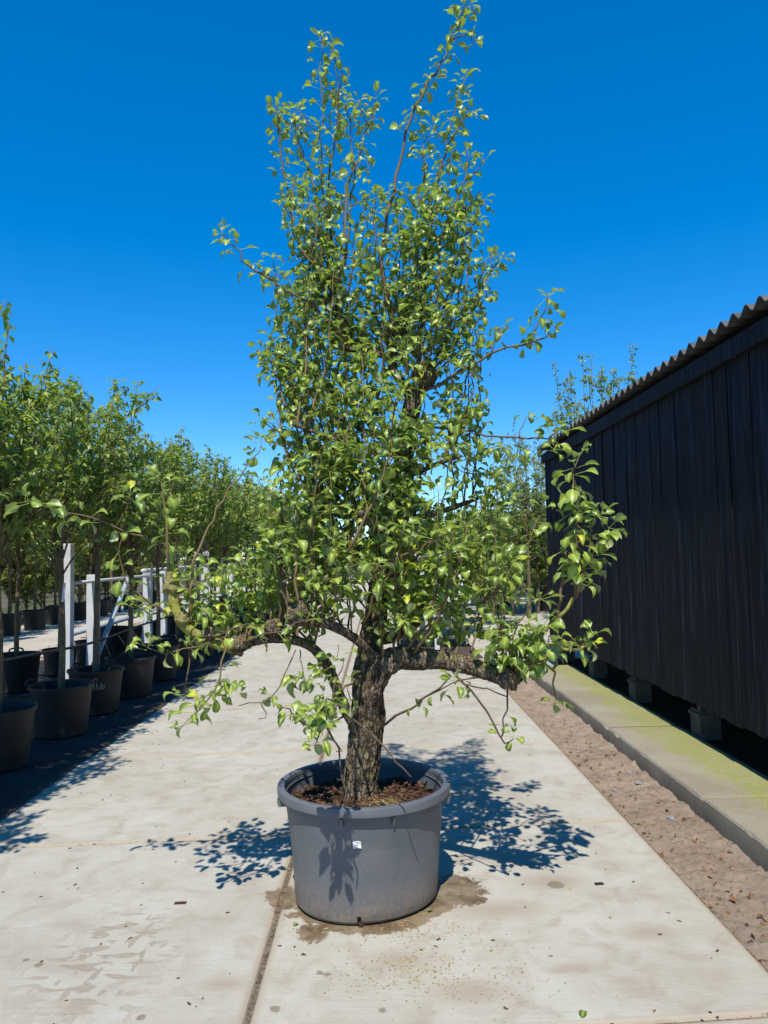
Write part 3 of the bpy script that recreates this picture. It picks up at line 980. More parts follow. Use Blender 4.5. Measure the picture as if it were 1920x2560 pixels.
def bark_fn(seed, ridges=0.10, lump=0.18, fq=1.0):
    def fn(p, d, a, t):
        q = Vector((p[0] + d[0] * 0.08, p[1] + d[1] * 0.08, p[2] + d[2] * 0.08))
        s = Vector((q.x * 42 * fq, q.y * 42 * fq, q.z * 9 * fq + seed))
        nn = mnoise.noise(s)
        rdg = min(1.0, abs(nn) * 3.2) - 0.75
        cr = mnoise.noise(Vector((q.x * 30 * fq, q.y * 30 * fq, q.z * 40 * fq + seed)))
        rdg -= 0.5 * max(0.0, 0.12 - abs(cr)) / 0.12
        fn.rec.append(rdg)
        big = mnoise.noise(Vector((q.x * 7, q.y * 7, q.z * 6 + seed)))
        med = mnoise.noise(Vector((q.x * 30, q.y * 30, q.z * 30 + seed)))
        return 1 + ridges * rdg + lump * big + ridges * 0.4 * med
    fn.rec = []
    return fn
def knobby(seed, a1=0.22, a2=0.16):
    def fn(p, d, a, t):
        q = Vector((p[0] + d[0] * 0.05, p[1] + d[1] * 0.05, p[2] + d[2] * 0.05))
        return 1 + a1 * mnoise.noise(q * 16 + Vector((seed, 0, 0))) + a2 * mnoise.noise(q * 48 + Vector((0, seed, 0)))
    return fn

def limb(name, pts, radii, n, segs, m, fn):
    P = spline([T(*p) for p in pts], n)
    v, f = tube_arrays(P, radii, segs, fn)
    at_ = None
    if hasattr(fn, 'rec'):
        at_ = {'furrow': np.array(fn.rec + [0.0, 0.0])}
    me = mesh_np(name, v, f, m, True, at_)
    return tbuild(me, name), P

SCAFF = []          # points shoots may start from
def scaff(P, every=3):
    for p in P[::every]: SCAFF.append(Vector(p))

trunk_pts = [(903, 2035, 0), (903, 1985, 0), (905, 1920, 0), (912, 1850, 0), (918, 1780, 0), (918, 1700, 0.02), (926, 1620, 0.03), (936, 1550, 0.04), (950, 1480, 0.05), (968, 1390, 0.06), (985, 1300, 0.06), (1000, 1200, 0.06), (1012, 1110, 0.05), (1028, 1030, 0.04), (1036, 980, 0.03)]
o, P = limb('trunk', trunk_pts, [0.100, 0.090, 0.084, 0.083, 0.083, 0.070, 0.058, 0.056, 0.054, 0.050, 0.047, 0.045, 0.044, 0.046, 0.040], 230, 64, M['bark'], bark_fn(1.0, 0.13, 0.18))
scaff(P[110:], 6)
_, P = limb('limb', [(935, 1830, -0.03), (928, 1770, -0.065), (938, 1715, -0.085), (958, 1668, -0.09), (990, 1646, -0.10), (1040, 1648, -0.13), (1100, 1652, -0.18), (1160, 1662, -0.23), (1225, 1680, -0.28), (1280, 1698, -0.31)], [0.03, 0.045, 0.050, 0.056, 0.060, 0.054, 0.046, 0.042, 0.040, 0.044], 110, 32, M['bark'], bark_fn(4.0, 0.12, 0.28))
scaff(P[40:], 5)
_, P = limb('limb', [(880, 1800, -0.02), (858, 1762, -0.05), (840, 1716, -0.08), (823, 1673, -0.11), (797, 1635, -0.14), (763, 1609, -0.17), (707, 1597, -0.21), (643, 1600, -0.26), (590, 1620, -0.30)], [0.032, 0.028, 0.026, 0.025, 0.024, 0.023, 0.021, 0.021, 0.030], 100, 24, M['bark'], bark_fn(8.0, 0.08, 0.12))
scaff(P[55:], 6)
_, P = limb('limb', [(600, 1624, -0.30), (560, 1615, -0.31), (500, 1592, -0.34), (458, 1560, -0.36), (438, 1516, -0.37), (427, 1470, -0.37), (422, 1430, -0.37)], [0.030, 0.024, 0.023, 0.022, 0.020, 0.024, 0.010], 70, 22, M['lichen'], knobby(3, 0.2, 0.2))
scaff(P, 6)
_, P = limb('limb', [(950, 1660, -0.06), (905, 1610, -0.14), (868, 1585, -0.20), (820, 1561, -0.25), (775, 1552, -0.29), (742, 1548, -0.31)], [0.026, 0.025, 0.022, 0.022, 0.025, 0.030], 60, 24, M['bark'], bark_fn(12.0, 0.10, 0.2))
scaff(P[20:], 4)
_, P = limb('limb', [(945, 1600, 0.06), (985, 1588, 0.18), (1020, 1572, 0.26), (1045, 1545, 0.32), (1056, 1512, 0.36)], [0.03, 0.03, 0.030, 0.034, 0.04], 50, 22, M['bark'], bark_fn(15.0, 0.12, 0.3))
scaff(P[15:], 4)
# limbs higher up, mostly hidden by leaves
for pts, rad in (
    ([(1030, 1010, 0.03), (1010, 960, 0.04), (985, 930, 0.05), (962, 890, 0.04), (905, 876, 0.03), (866, 866, 0.02), (848, 812, 0.0), (836, 760, 0.0), (834, 705, 0.0), (850, 675, 0.0), (862, 640, 0.0)], [0.036, 0.034, 0.032, 0.028, 0.026, 0.026, 0.022, 0.024, 0.034, 0.024, 0.016]),
    ([(985, 930, 0.05), (985, 890, 0.03), (992, 850, 0.0), (992, 822, 0.0)], [0.026, 0.026, 0.034, 0.040]),
    ([(1030, 1010, 0.03), (1048, 975, 0.02), (1058, 945, 0.01)], [0.04, 0.044, 0.05]),
    ([(985, 1320, 0.05), (920, 1300, 0.0), (850, 1285, -0.08), (775, 1262, -0.12)], [0.026, 0.022, 0.02, 0.02]),
    ([(990, 1300, 0.06), (1060, 1290, 0.08), (1130, 1270, 0.12), (1195, 1245, 0.15)], [0.026, 0.022, 0.02, 0.016]),
    ([(975, 1360, 0.05), (950, 1335, -0.15), (925, 1310, -0.30), (900, 1280, -0.40)], [0.026, 0.024, 0.022, 0.022]),
    ([(985, 1340, 0.06), (1010, 1320, 0.2), (1030, 1290, 0.38), (1050, 1250, 0.48)], [0.026, 0.024, 0.022, 0.02]),
    ([(1012, 1120, 0.05), (930, 1085, 0.1), (850, 1050, 0.18), (770, 1020, 0.2)], [0.022, 0.018, 0.016, 0.012]),
    ([(1010, 1140, 0.05), (900, 1120, -0.12), (800, 1085, -0.2), (730, 1060, -0.22)], [0.022, 0.017, 0.014, 0.012]),
    ([(1000, 1200, 0.06), (1080, 1165, -0.05), (1150, 1140, -0.12)], [0.02, 0.017, 0.014]),
    ([(975, 1400, 0.06), (860, 1400, 0.15), (740, 1385, 0.22), (690, 1370, 0.24)], [0.024, 0.02, 0.018, 0.014])):
    _, P = limb('limb', pts, [q * 0.68 for q in rad], 40, 16, M['bark'], knobby(len(pts) + pts[0][0], 0.30, 0.22))
    scaff(P[8:], 4)

# knobbly pruning burrs
def burr(px, py, d, r, seed, m='bark'):
    c = T(px, py, d)
    V, Fc = [], []
    nu, nv = 28, 18
    for j in range(nv + 1):
        th = math.pi * j / nv
        for i in range(nu):
            ph = 2 * math.pi * i / nu
            n_ = Vector((math.sin(th) * math.cos(ph), math.sin(th) * math.sin(ph), math.cos(th)))
            rr = r * (1 + 0.35 * mnoise.noise(n_ * 2.0 + Vector((seed, 0, 0))) + 0.36 * abs(mnoise.noise(n_ * 6 + Vector((0, seed, 0)))) + 0.18 * mnoise.noise(n_ * 13 + Vector((0, 0, seed))))
            V.append(tuple(c + n_ * rr))
    for j in range(nv):
        for i in range(nu):
            k = (i + 1) % nu
            Fc.append((j * nu + i, (j + 1) * nu + i, (j + 1) * nu + k, j * nu + k))
    tbuild(mesh_np('burr', V, Fc, M[m], True), 'burr')
    for _ in range(3):
        SCAFF.append(c + Vector((random.uniform(-r, r), random.uniform(-r, r), r * 0.3)))
for a in ((745, 1535, -0.31, 0.050), (684, 1568, -0.26, 0.038), (1056, 1508, 0.36, 0.058), (1060, 940, 0.01, 0.062), (992, 820, 0, 0.050), (834, 706, 0, 0.040), (848, 808, 0, 0.036), (1275, 1690, -0.31, 0.052), (975, 1660, -0.13, 0.045), (1010, 1640, -0.15, 0.040), (595, 1612, -0.30, 0.042), (520, 1585, -0.36, 0.026), (905, 878, 0.03, 0.034)):
    burr(*a, a[0] * 0.37)
burr(428, 1468, -0.37, 0.034, 2.2, 'lichen')
burr(455, 1548, -0.37, 0.028, 5.2, 'lichen')

# ---- shoots
LEAFS = []           # (pos, axis, normal, size, kind)
shoot_cache = []
def add_leaf(p, out, droop, size=None):
    up = np.array([0, 0, 1.0])
    ax = np.array(out) * math.cos(droop) - up * math.sin(droop)
    nrm = up * 1.0 + np.array(out) * (0.5 + 0.6 * math.sin(droop)) + rng.normal(0, 0.42, 3) + np.array([0, -0.28, 0])
    s = size if size else rng.uniform(0.044, 0.070)
    pet = 0.55 * s
    LEAFS.append((np.array(p) + ax * pet + up * 0.16 * s, ax, nrm, s))
def leafy(P, t0, t1, spacing=0.042, dens=1.0, size=1.0):
    L = np.cumsum(np.r_[0, np.linalg.norm(np.diff(P, axis=0), axis=1)])
    total = L[-1]
    s = t0 * total + rng.uniform(0, spacing)
    ph = rng.uniform(0, 6.28)
    while s < t1 * total:
        p = np.array([np.interp(s, L, P[:, k]) for k in range(3)])
        t = s / total
        k = rng.choice([0, 1, 2, 3, 4], p=[0.10, 0.24, 0.28, 0.24, 0.14])
        if t > 0.93: k = 4
        k = int(round(k * dens + rng.uniform(-0.3, 0.3)))
        for _ in range(k):
            ph += 2.4 + rng.normal(0, 0.5)
            out = np.array([math.cos(ph), math.sin(ph), 0])
            off = out * rng.uniform(0.0, 0.018) + np.array([0, 0, rng.uniform(-0.012, 0.012)])
            add_leaf(p + off, out, rng.normal(0.45, 0.52) - (0.35 if t > 0.93 else 0), (0.036 + 0.052 * rng.beta(1.8, 1.8)) * size)
        s += spacing * rng.uniform(0.7, 1.4)
    if t1 >= 0.999:
        for _ in range(4):
            ph += 2.4
            out = np.array([math.cos(ph), math.sin(ph), 0])
            add_leaf(P[-1], out, rng.normal(-0.2, 0.4), rng.uniform(0.042, 0.064) * size)
def shoot(pts3, r0, r1, t0=0.25, t1=1.0, spacing=0.042, dens=1.0, n=None, wob=0.006, m='shoot', size=1.0, twigs=0):
    pts3 = [np.array(list(p)) for p in pts3]
    length = sum(np.linalg.norm(b - a) for a, b in zip(pts3[:-1], pts3[1:]))
    n = n or max(6, int(length / 0.05))
    P = spline(pts3, n)
    jit = rng.normal(0, wob, P.shape); jit[0] = 0
    P = P + jit
    v, f = tube_arrays(P, [r0, r1], 6)
    tbuild(mesh_np('shoot', v, f, M[m], True), 'shoot')
    if dens > 0: leafy(P, t0, t1, spacing, dens, size)
    for _ in range(twigs):
        i = int(rng.integers(int(n * max(t0, 0.15)), n - 1))
        a = rng.uniform(0, 6.28)
        L = rng.uniform(0.07, 0.17)
        q = P[i] + np.array([math.cos(a) * L * 0.8, math.sin(a) * L * 0.8, L * rng.uniform(0.2, 0.9)])
        Q = spline([P[i], (P[i] + q) / 2 + np.array([0, 0, -0.01]), q], 5)
        v, f = tube_arrays(Q, [r1 * 1.3 + 0.0008, 0.0016], 5)
        tbuild(mesh_np('shoot', v, f, M[m], True), 'shoot')
        leafy(Q, 0.35, 1.0, 0.04, dens, size)
    return P
def S(pts, r0=0.007, r1=0.0022, t0=0.2, t1=1.0, **kw):
    if pts[-1][1] < 720:
        kw.setdefault('size', 0.80); kw['dens'] = kw.get('dens', 1.0) * 1.3
    return shoot([T(*p) for p in pts], r0, r1, t0, t1, **kw)

# shoots traced one by one: upper crown
S([(978, 800, 0), (955, 640, 0), (978, 508, 0), (995, 433, 0), (1014, 348, 0), (1037, 277, 0), (1072, 202, 0), (1103, 160, 0), (1131, 99, 0), (1147, 62, 0), (1169, 10, 0)], 0.011, 0.003, 0.55, dens=1.0, spacing=0.034)
S([(1131, 99, 0), (1160, 85, 0), (1180, 92, -0.02), (1184, 110, -0.03)], 0.004, 0.002, 0.2, dens=0.8)
S([(821, 690, 0), (821, 600, 0), (809, 517, 0), (804, 376, 0), (804, 263, 0), (800, 94, 0)], 0.008, 0.002, 0.18, twigs=3)
S([(845, 690, 0.03), (822, 560, 0.03), (826, 423, 0.05), (842, 329, 0.05), (844, 207, 0.03), (824, 118, 0.03)], 0.008, 0.002, 0.2, twigs=2)
S([(842, 329, 0.05), (850, 205, 0.05), (857, 176, 0.05)], 0.003, 0.002, 0.0, dens=0)
S([(830, 706, 0), (783, 668, 0), (750, 602, 0), (727, 541, 0), (713, 451, 0), (703, 367, 0), (693, 300, 0), (692, 262, 0)], 0.008, 0.002, 0.25, twigs=3)
S([(825, 660, 0.04), (802, 555, 0.04), (776, 447, 0.05), (755, 376, 0.04), (741, 329, 0.04), (737, 285, 0.04)], 0.007, 0.002, 0.25, twigs=2)
S([(800, 690, -0.06), (765, 640, -0.07), (734, 580, -0.08), (728, 520, -0.08), (735, 470, -0.08)], 0.006, 0.002, 0.2, twigs=1)
S([(862, 660, 0), (868, 588, 0), (877, 498, 0), (887, 414, 0), (880, 340, 0), (878, 290, 0)], 0.008, 0.002, 0.35, twigs=2)
S([(866, 640, -0.03), (863, 560, -0.04), (866, 470, -0.03), (895, 400, -0.02), (912, 335, 0), (928, 290, 0), (943, 240, 0)], 0.007, 0.002, 0.35, twigs=2)
S([(895, 400, -0.02), (912, 430, 0), (920, 412, 0), (922, 395, 0)], 0.003, 0.002, 0.9, dens=0)
S([(1050, 900, 0), (1060, 760, 0), (1070, 625, 0), (1080, 555, 0), (1091, 494, 0), (1098, 432, 0), (1112, 376, 0), (1127, 310, 0), (1145, 263, 0), (1162, 200, 0)], 0.009, 0.002, 0.25, twigs=5)
S([(1112, 376, 0), (1140, 325, -0.02), (1165, 300, -0.03), (1182, 285, -0.03)], 0.004, 0.002, 0.2)
S([(1030, 800, 0.02), (1036, 650, 0.02), (1044, 517, 0.02), (1058, 447, 0.03), (1061, 367, 0.03), (1068, 340, 0.03)], 0.007, 0.002, 0.3, twigs=4)
S([(1070, 880, -0.04), (1095, 720, -0.05), (1100, 620, -0.05), (1125, 540, -0.06), (1155, 470, -0.07), (1168, 420, -0.07), (1172, 395, -0.07)], 0.008, 0.002, 0.3, twigs=4)
S([(1080, 860, 0.05), (1130, 700, 0.06), (1160, 600, 0.06), (1195, 530, 0.05), (1212, 500, 0.05)], 0.007, 0.002, 0.3, twigs=4)
S([(1085, 900, 0.02), (1140, 810, 0), (1190, 745, -0.02), (1222, 690, -0.03), (1232, 650, -0.03), (1239, 608, -0.03)], 0.006, 0.002, 0.35, 0.82)
S([(1222, 690, -0.03), (1245, 650, -0.04), (1262, 640, -0.04)], 0.004, 0.002, 0.0)
S([(866, 850, -0.05), (780, 760, -0.10), (735, 735, -0.14), (661, 690, -0.16), (619, 663, -0.18), (595, 630, -0.19), (578, 606, -0.19), (556, 588, -0.20)], 0.008, 0.002, 0.4, dens=0.8)
S([(690, 705, -0.15), (682, 660, -0.15), (680, 640, -0.15)], 0.003, 0.0015, 0.1, dens=0.5)
S([(690, 800, -0.13), (694, 740, -0.14), (690, 690, -0.15)], 0.003, 0.0015, 0.1, dens=0.7)
S([(1055, 980, 0), (1100, 960, -0.03), (1162, 918, -0.08), (1199, 902, -0.10), (1263, 870, -0.14), (1347, 849, -0.18), (1372, 838, -0.19)], 0.010, 0.003, 0.72, dens=1.2)
S([(1330, 855, -0.17), (1350, 810, -0.19), (1362, 770, -0.20), (1372, 745, -0.20)], 0.004, 0.002, 0.1, dens=1.3)
S([(1225, 890, -0.12), (1240, 850, -0.13), (1256, 820, -0.14)], 0.004, 0.002, 0.1)
S([(1040, 1060, 0.02), (1122, 1075, -0.08), (1199, 1085, -0.16), (1263, 1092, -0.22), (1330, 1096, -0.28), (1385, 1090, -0.32), (1400, 1080, -0.33)], 0.007, 0.003, 0.88, dens=1.6)
S([(1300, 1096, -0.25), (1305, 1070, -0.26), (1312, 1045, -0.27)], 0.003, 0.0018, 0.9, dens=0.4)
S([(1300, 1096, -0.25), (1290, 1140, -0.25), (1270, 1165, -0.24)], 0.003, 0.0018, 0.2)
for x in (1215, 1250, 1385):
    S([(x, 1090, -0.2 - (x > 1300) * 0.1), (x + 8, 1110, -0.22 - (x > 1300) * 0.1), (x + 4, 1128, -0.23 - (x > 1300) * 0.1)], 0.002, 0.0015, 0.2, dens=1.0)
# lower right: the cut limb's upright shoots and the drooping twigs
S([(1280, 1692, -0.31), (1305, 1632, -0.34), (1349, 1588, -0.36), (1379, 1560, -0.37), (1404, 1538, -0.38), (1439, 1496, -0.39)], 0.013, 0.008, dens=0, m='lichen')
S([(1439, 1496, -0.39), (1442, 1424, -0.40), (1440, 1374, -0.40), (1448, 1320, -0.40), (1455, 1285, -0.40)], 0.007, 0.002, 0.35, dens=1.3)
S([(1439, 1496, -0.39), (1459, 1449, -0.41), (1468, 1395, -0.42), (1475, 1345, -0.42), (1490, 1300, -0.43), (1500, 1290, -0.43)], 0.007, 0.002, 0.20, dens=1.7, spacing=0.036, size=1.1)
S([(1468, 1395, -0.42), (1500, 1350, -0.44), (1525, 1320, -0.45)], 0.004, 0.002, 0.1, dens=1.6, size=1.15)
S([(1396, 1543, -0.38), (1399, 1511, -0.38), (1406, 1461, -0.38), (1416, 1386, -0.38), (1429, 1287, -0.38), (1431, 1225, -0.38), (1446, 1142, -0.38)], 0.008, 0.002, 0.42, dens=1.25, size=1.1)
S([(1300, 1637, -0.34), (1354, 1623, -0.36), (1374, 1613, -0.37), (1409, 1623, -0.38), (1449, 1626, -0.38), (1470, 1612, -0.38)], 0.012, 0.005, 0.70, dens=0.9, m='lichen')
S([(1449, 1626, -0.38), (1465, 1598, -0.39), (1480, 1585, -0.40)], 0.005, 0.002, 0.1, dens=1.4)
S([(1300, 1640, -0.34), (1349, 1650, -0.36), (1384, 1672, -0.37), (1388, 1690, -0.37), (1381, 1717, -0.37), (1389, 1747, -0.37), (1388, 1765, -0.37)], 0.008, 0.003, 0.85, dens=0.25, m='lichen')
S([(1384, 1672, -0.37), (1394, 1655, -0.37), (1392, 1633, -0.37)], 0.007, 0.004, dens=0, m='lichen')
S([(1349, 1588, -0.36), (1348, 1620, -0.36), (1346, 1648, -0.36)], 0.005, 0.005, dens=0, m='lichen')
S([(1275, 1690, -0.31), (1250, 1600, -0.33), (1235, 1540, -0.34), (1240, 1470, -0.34), (1262, 1430, -0.34), (1275, 1390, -0.34)], 0.006, 0.002, 0.3, dens=1.1)
S([(1282, 1690, -0.31), (1285, 1610, -0.33), (1300, 1560, -0.34), (1330, 1520, -0.36), (1345, 1500, -0.37)], 0.005, 0.002, 0.25, dens=1.2)
S([(1252, 1590, -0.34), (1258, 1500, -0.34), (1268, 1440, -0.34), (1272, 1400, -0.34)], 0.005, 0.002, 0.4, dens=1.0)
S([(1240, 1480, -0.2), (1290, 1420, -0.2), (1320, 1350, -0.22), (1345, 1300, -0.22), (1360, 1275, -0.22)], 0.005, 0.002, 0.2, dens=1.1)
for k in range(7):
    S([(1275 + 8 * (k % 3), 1685, -0.31), (1240 + 22 * k, 1640 - 10 * (k % 2), -0.33 - 0.02 * k), (1225 + 25 * k, 1600 - 16 * (k % 3), -0.34 - 0.02 * k)], 0.004, 0.002, 0.3, dens=1.3)
S([(1270, 1705, -0.31), (1263, 1785, -0.30), (1253, 1838, -0.30)], 0.005, 0.003, 0.3, dens=0.12, m='twig')
S([(1125, 1668, -0.22), (1154, 1708, -0.26), (1210, 1759, -0.29), (1236, 1806, -0.30), (1253, 1845, -0.30), (1268, 1858, -0.30), (1280, 1850, -0.30)], 0.006, 0.0025, 0.9, dens=0.12, m='twig')
S([(1154, 1708, -0.26), (1200, 1718, -0.28), (1223, 1725, -0.29), (1266, 1742, -0.30)], 0.004, 0.003, dens=0, m='twig')
S([(1285, 1705, -0.31), (1300, 1690, -0.32), (1318, 1672, -0.33)], 0.003, 0.0015, dens=0, m='twig')
S([(962, 1812, -0.06), (1029, 1768, -0.16), (1064, 1742, -0.20), (1124, 1690, -0.26)], 0.007, 0.004, 0.5, 0.66, dens=1.6, m='twig')
S([(1064, 1742, -0.20), (1120, 1712, -0.24), (1180, 1697, -0.27), (1220, 1690, -0.3)], 0.004, 0.003, 0.0, 0.3, dens=0.8)
S([(1190, 1690, -0.28), (1150, 1700, -0.34), (1140, 1702, -0.38)], 0.003, 0.002, 0.4, dens=1.0)
# twigs on and in front of the trunk
S([(866, 1788, -0.08), (901, 1811, -0.30), (956, 1862, -0.46), (995, 1909, -0.53), (1030, 1943, -0.56)], 0.005, 0.003, dens=0, m='twig', wob=0.002)
S([(842, 1742, -0.30), (812, 1795, -0.52), (840, 1858, -0.62), (853, 1905, -0.64), (860, 1965, -0.65), (863, 2006, -0.65)], 0.0045, 0.0035, dens=0, m='twig')
for q in ((842, 1880), (852, 1925), (858, 1955)):
    S([(q[0], q[1], -0.64), (q[0] + random.choice((-14, 14)), q[1] - 8, -0.65)], 0.002, 0.001, dens=0, m='twig')
S([(905, 1690, -0.06), (870, 1712, -0.30), (832, 1742, -0.58), (800, 1775, -0.74), (785, 1810, -0.80)], 0.006, 0.003, 0.62, dens=1.3, size=0.9)
S([(832, 1742, -0.58), (845, 1700, -0.55), (848, 1672, -0.5), (860, 1655, -0.48)], 0.004, 0.002, dens=0, m='twig')
S([(860, 1790, -0.08), (790, 1822, -0.24), (742, 1789, -0.29), (703, 1768, -0.31), (652, 1757, -0.33), (600, 1768, -0.34)], 0.005, 0.002, 0.35, 0.75, dens=0.7)
S([(652, 1757, -0.33), (665, 1790, -0.33), (640, 1800, -0.33)], 0.003, 0.0015, dens=0, m='twig')
S([(660, 1758, -0.33), (690, 1725, -0.33), (715, 1680, -0.33), (738, 1622, -0.28)], 0.003, 0.003, 0.0, 0.25, dens=1.6)
S([(818, 1758, -0.66), (805, 1810, -0.78), (797, 1845, -0.80), (788, 1872, -0.80)], 0.004, 0.002, 0.05, dens=1.7, spacing=0.030, size=0.85)
S([(800, 1760, -0.24), (770, 1775, -0.26), (756, 1790, -0.26)], 0.003, 0.002, 0.1, dens=1.5)
S([(750, 1625, -0.2), (752, 1660, -0.24), (762, 1700, -0.25)], 0.003, 0.002, 0.55, dens=2.6, size=1.15)
S([(795, 1640, -0.2), (800, 1670, -0.24), (806, 1690, -0.24)], 0.003, 0.002, 0.5, dens=1.6)
S([(902, 1752, -0.07), (924, 1738, -0.11), (945, 1728, -0.14)], 0.011, 0.009, dens=0, m='twig', wob=0.0008)
S([(880, 1752, -0.10), (872, 1735, -0.14), (868, 1715, -0.15)], 0.003, 0.002, 0.2, dens=1.4)
S([(845, 1612, -0.2), (838, 1640, -0.22), (836, 1655, -0.22)], 0.002, 0.0015, 0.3, dens=1.4)
# lower left: lichen limb shoots and drooping twigs
S([(422, 1430, -0.37), (415, 1317, -0.38), (408, 1250, -0.38), (404, 1206, -0.38)], 0.008, 0.002, 0.2, dens=1.2, size=1.05)
S([(409, 1385, -0.38), (359, 1341, -0.40), (291, 1315, -0.44), (177, 1282, -0.50), (115, 1268, -0.53), (60, 1256, -0.56)], 0.006, 0.002, 0.30, dens=0.55, size=1.1)
S([(177, 1282, -0.50), (165, 1295, -0.5), (160, 1310, -0.5)], 0.002, 0.001, 0.2, dens=1)
S([(291, 1315, -0.44), (318, 1270, -0.44), (325, 1240, -0.44)], 0.003, 0.0015, 0.5, dens=0.8)
S([(385, 1520, -0.40), (363, 1502, -0.42), (321, 1451, -0.44), (302, 1392, -0.45), (304, 1345, -0.45)], 0.006, 0.002, 0.2, dens=0.45)
S([(440, 1540, -0.37), (400, 1525, -0.41), (370, 1508, -0.44), (345, 1515, -0.45)], 0.006, 0.003, 0.3, dens=1.2)
S([(480, 1450, -0.37), (498, 1375, -0.36), (520, 1324, -0.34), (542, 1281, -0.33), (567, 1237, -0.31), (600, 1187, -0.30), (629, 1147, -0.28), (661, 1111, -0.27)], 0.007, 0.002, 0.75, dens=0.7)
S([(470, 1560, -0.36), (478, 1500, -0.36), (480, 1450, -0.37)], 0.008, 0.007, 0.2, dens=0.4)
S([(560, 1600, -0.31), (498, 1612, -0.40), (414, 1633, -0.45), (371, 1616, -0.46)], 0.004, 0.0015, 0.25, dens=0.7)
S([(585, 1640, -0.32), (565, 1620, -0.36), (553, 1666, -0.40), (549, 1704, -0.41), (530, 1740, -0.42), (500, 1770, -0.42), (470, 1800, -0.42), (455, 1815, -0.42)], 0.005, 0.002, 0.30, dens=1.15, size=1.1)
S([(473, 1600, -0.38), (468, 1688, -0.40), (464, 1738, -0.40), (450, 1745, -0.40)], 0.004, 0.0025, 0.85, dens=0.5)
S([(530, 1740, -0.42), (560, 1735, -0.40), (580, 1720, -0.40)], 0.003, 0.002, 0.1, dens=1.1)
S([(680, 1598, -0.24), (640, 1560, -0.30), (560, 1580, -0.34), (470, 1610, -0.38)], 0.004, 0.002, 0.3, dens=0.35)
S([(600, 1610, -0.30), (650, 1590, -0.34), (720, 1570, -0.36), (768, 1545, -0.36)], 0.004, 0.002, 0.1, dens=0.5)
for k in range(11):
    bx = random.choice((435, 470, 520, 560, 590, 610))
    by = {435: 1490, 470: 1560, 520: 1590, 560: 1608, 590: 1612, 610: 1605}[bx]
    tx, ty = random.uniform(440, 670), random.uniform(1385, 1535)
    S([(bx, by, -0.33), ((bx + tx) / 2 + random.uniform(-15, 15), (by + ty) / 2, -0.28 + random.uniform(-0.06, 0.10)), (tx, ty, -0.25 + random.uniform(-0.12, 0.2))], 0.005, 0.002, 0.25, dens=1.05)
# straight older shoots seen in the middle
for pts in ([(745, 1520, -0.31), (740, 1430, -0.32), (735, 1350, -0.32), (737, 1270, -0.32)], [(722, 1530, -0.30), (700, 1450, -0.30), (680, 1370, -0.30), (672, 1260, -0.30)],
            [(735, 1530, -0.30), (712, 1430, -0.26), (706, 1340, -0.25), (702, 1230, -0.25), (700, 1170, -0.25)], [(775, 1540, -0.29), (782, 1400, -0.28), (786, 1280, -0.28), (793, 1180, -0.28), (800, 1100, -0.28)],
            [(870, 1380, -0.42), (915, 1290, -0.42), (955, 1200, -0.40), (975, 1120, -0.40), (985, 1040, -0.38), (1000, 980, -0.38)], [(1005, 1640, -0.14), (1060, 1560, -0.22), (1090, 1480, -0.24), (1120, 1400, -0.24), (1135, 1340, -0.24)],
            [(1030, 1640, -0.15), (1090, 1560, -0.25), (1120, 1480, -0.28), (1150, 1390, -0.28), (1172, 1310, -0.28)], [(998, 1635, -0.13), (1000, 1560, -0.16), (1000, 1450, -0.18), (992, 1350, -0.2)],
            [(940, 1430, -0.3), (985, 1400, -0.34), (1050, 1370, -0.36), (1105, 1345, -0.36)], [(905, 1560, -0.2), (940, 1480, -0.3), (975, 1430, -0.36), (985, 1380, -0.36)]):
    S(pts, 0.008, 0.003, 0.42, dens=0.8, twigs=2)

# ---- the many other upright shoots, filling the crown's outline
ENV = [(440, 700, 1200), (520, 700, 1205), (600, 715, 1235), (700, 690, 1235), (800, 665, 1210), (900, 650, 1215), (1000, 640, 1190), (1100, 645, 1230), (1200, 665, 1280), (1300, 650, 1255), (1400, 620, 1265), (1500, 600, 1265), (1570, 640, 1240)]
def env(y):
    ys = [e[0] for e in ENV]
    return np.interp(y, ys, [e[1] for e in ENV]), np.interp(y, ys, [e[2] for e in ENV])
def project(p):
    d = Vector(p) - Vector((0, 0, CAM_H))
    z = d.dot(fwd)
    return 960 + F_PX * d.dot(cx) / z, 1280 - F_PX * d.dot(cy) / z
SC = [(Vector(p), *project(p)) for p in SCAFF]
made = 0
tries = 0
while made < 172 and tries < 4000:
    tries += 1
    ty = random.choice((random.uniform(450, 900), random.uniform(500, 900), random.uniform(820, 1260), random.uniform(1020, 1440), random.uniform(1080, 1470)))
    l, r = env(ty)
    tx = random.uniform(l + 12, r - 12)
    spread = np.interp(ty, [450, 800, 1100, 1400, 1550], [0.10, 0.20, 0.32, 0.42, 0.40])
    d = random.uniform(-1, 1) * spread
    tgt = T(tx, ty, d)
    best = None
    for p, sx, sy in random.sample(SC, min(60, len(SC))):
        dy = sy - ty
        if dy < 60 or dy > 420: continue
        dh = (Vector((p.x, p.y, 0)) - Vector((tgt.x, tgt.y, 0))).length
        dv = tgt.z - p.z
        if dv < 0.08: continue
        cost = dh / dv + random.uniform(0, 0.25) + abs(dv - 0.45) * 0.4
        if best is None or cost < best[0]: best = (cost, p)
    if best is None or best[0] > 1.5: continue
    p = best[1]
    midp = p.lerp(tgt, 0.45)
    midp = Vector((midp.x * 0.5 + tgt.x * 0.5, midp.y * 0.5 + tgt.y * 0.5, midp.z))
    shoot([p, midp, tgt], random.uniform(0.0045, 0.0075), 0.002, random.uniform(0.12, 0.3), 1.0, 0.043, 1.15 if ty < 950 else 0.84, None, 0.006, 'shoot', random.uniform(0.9, 1.08) * (0.84 if ty < 950 else 0.96), random.choice((1, 1, 2)) if ty < 950 else random.choice((1, 2, 2, 3)))
    made += 1

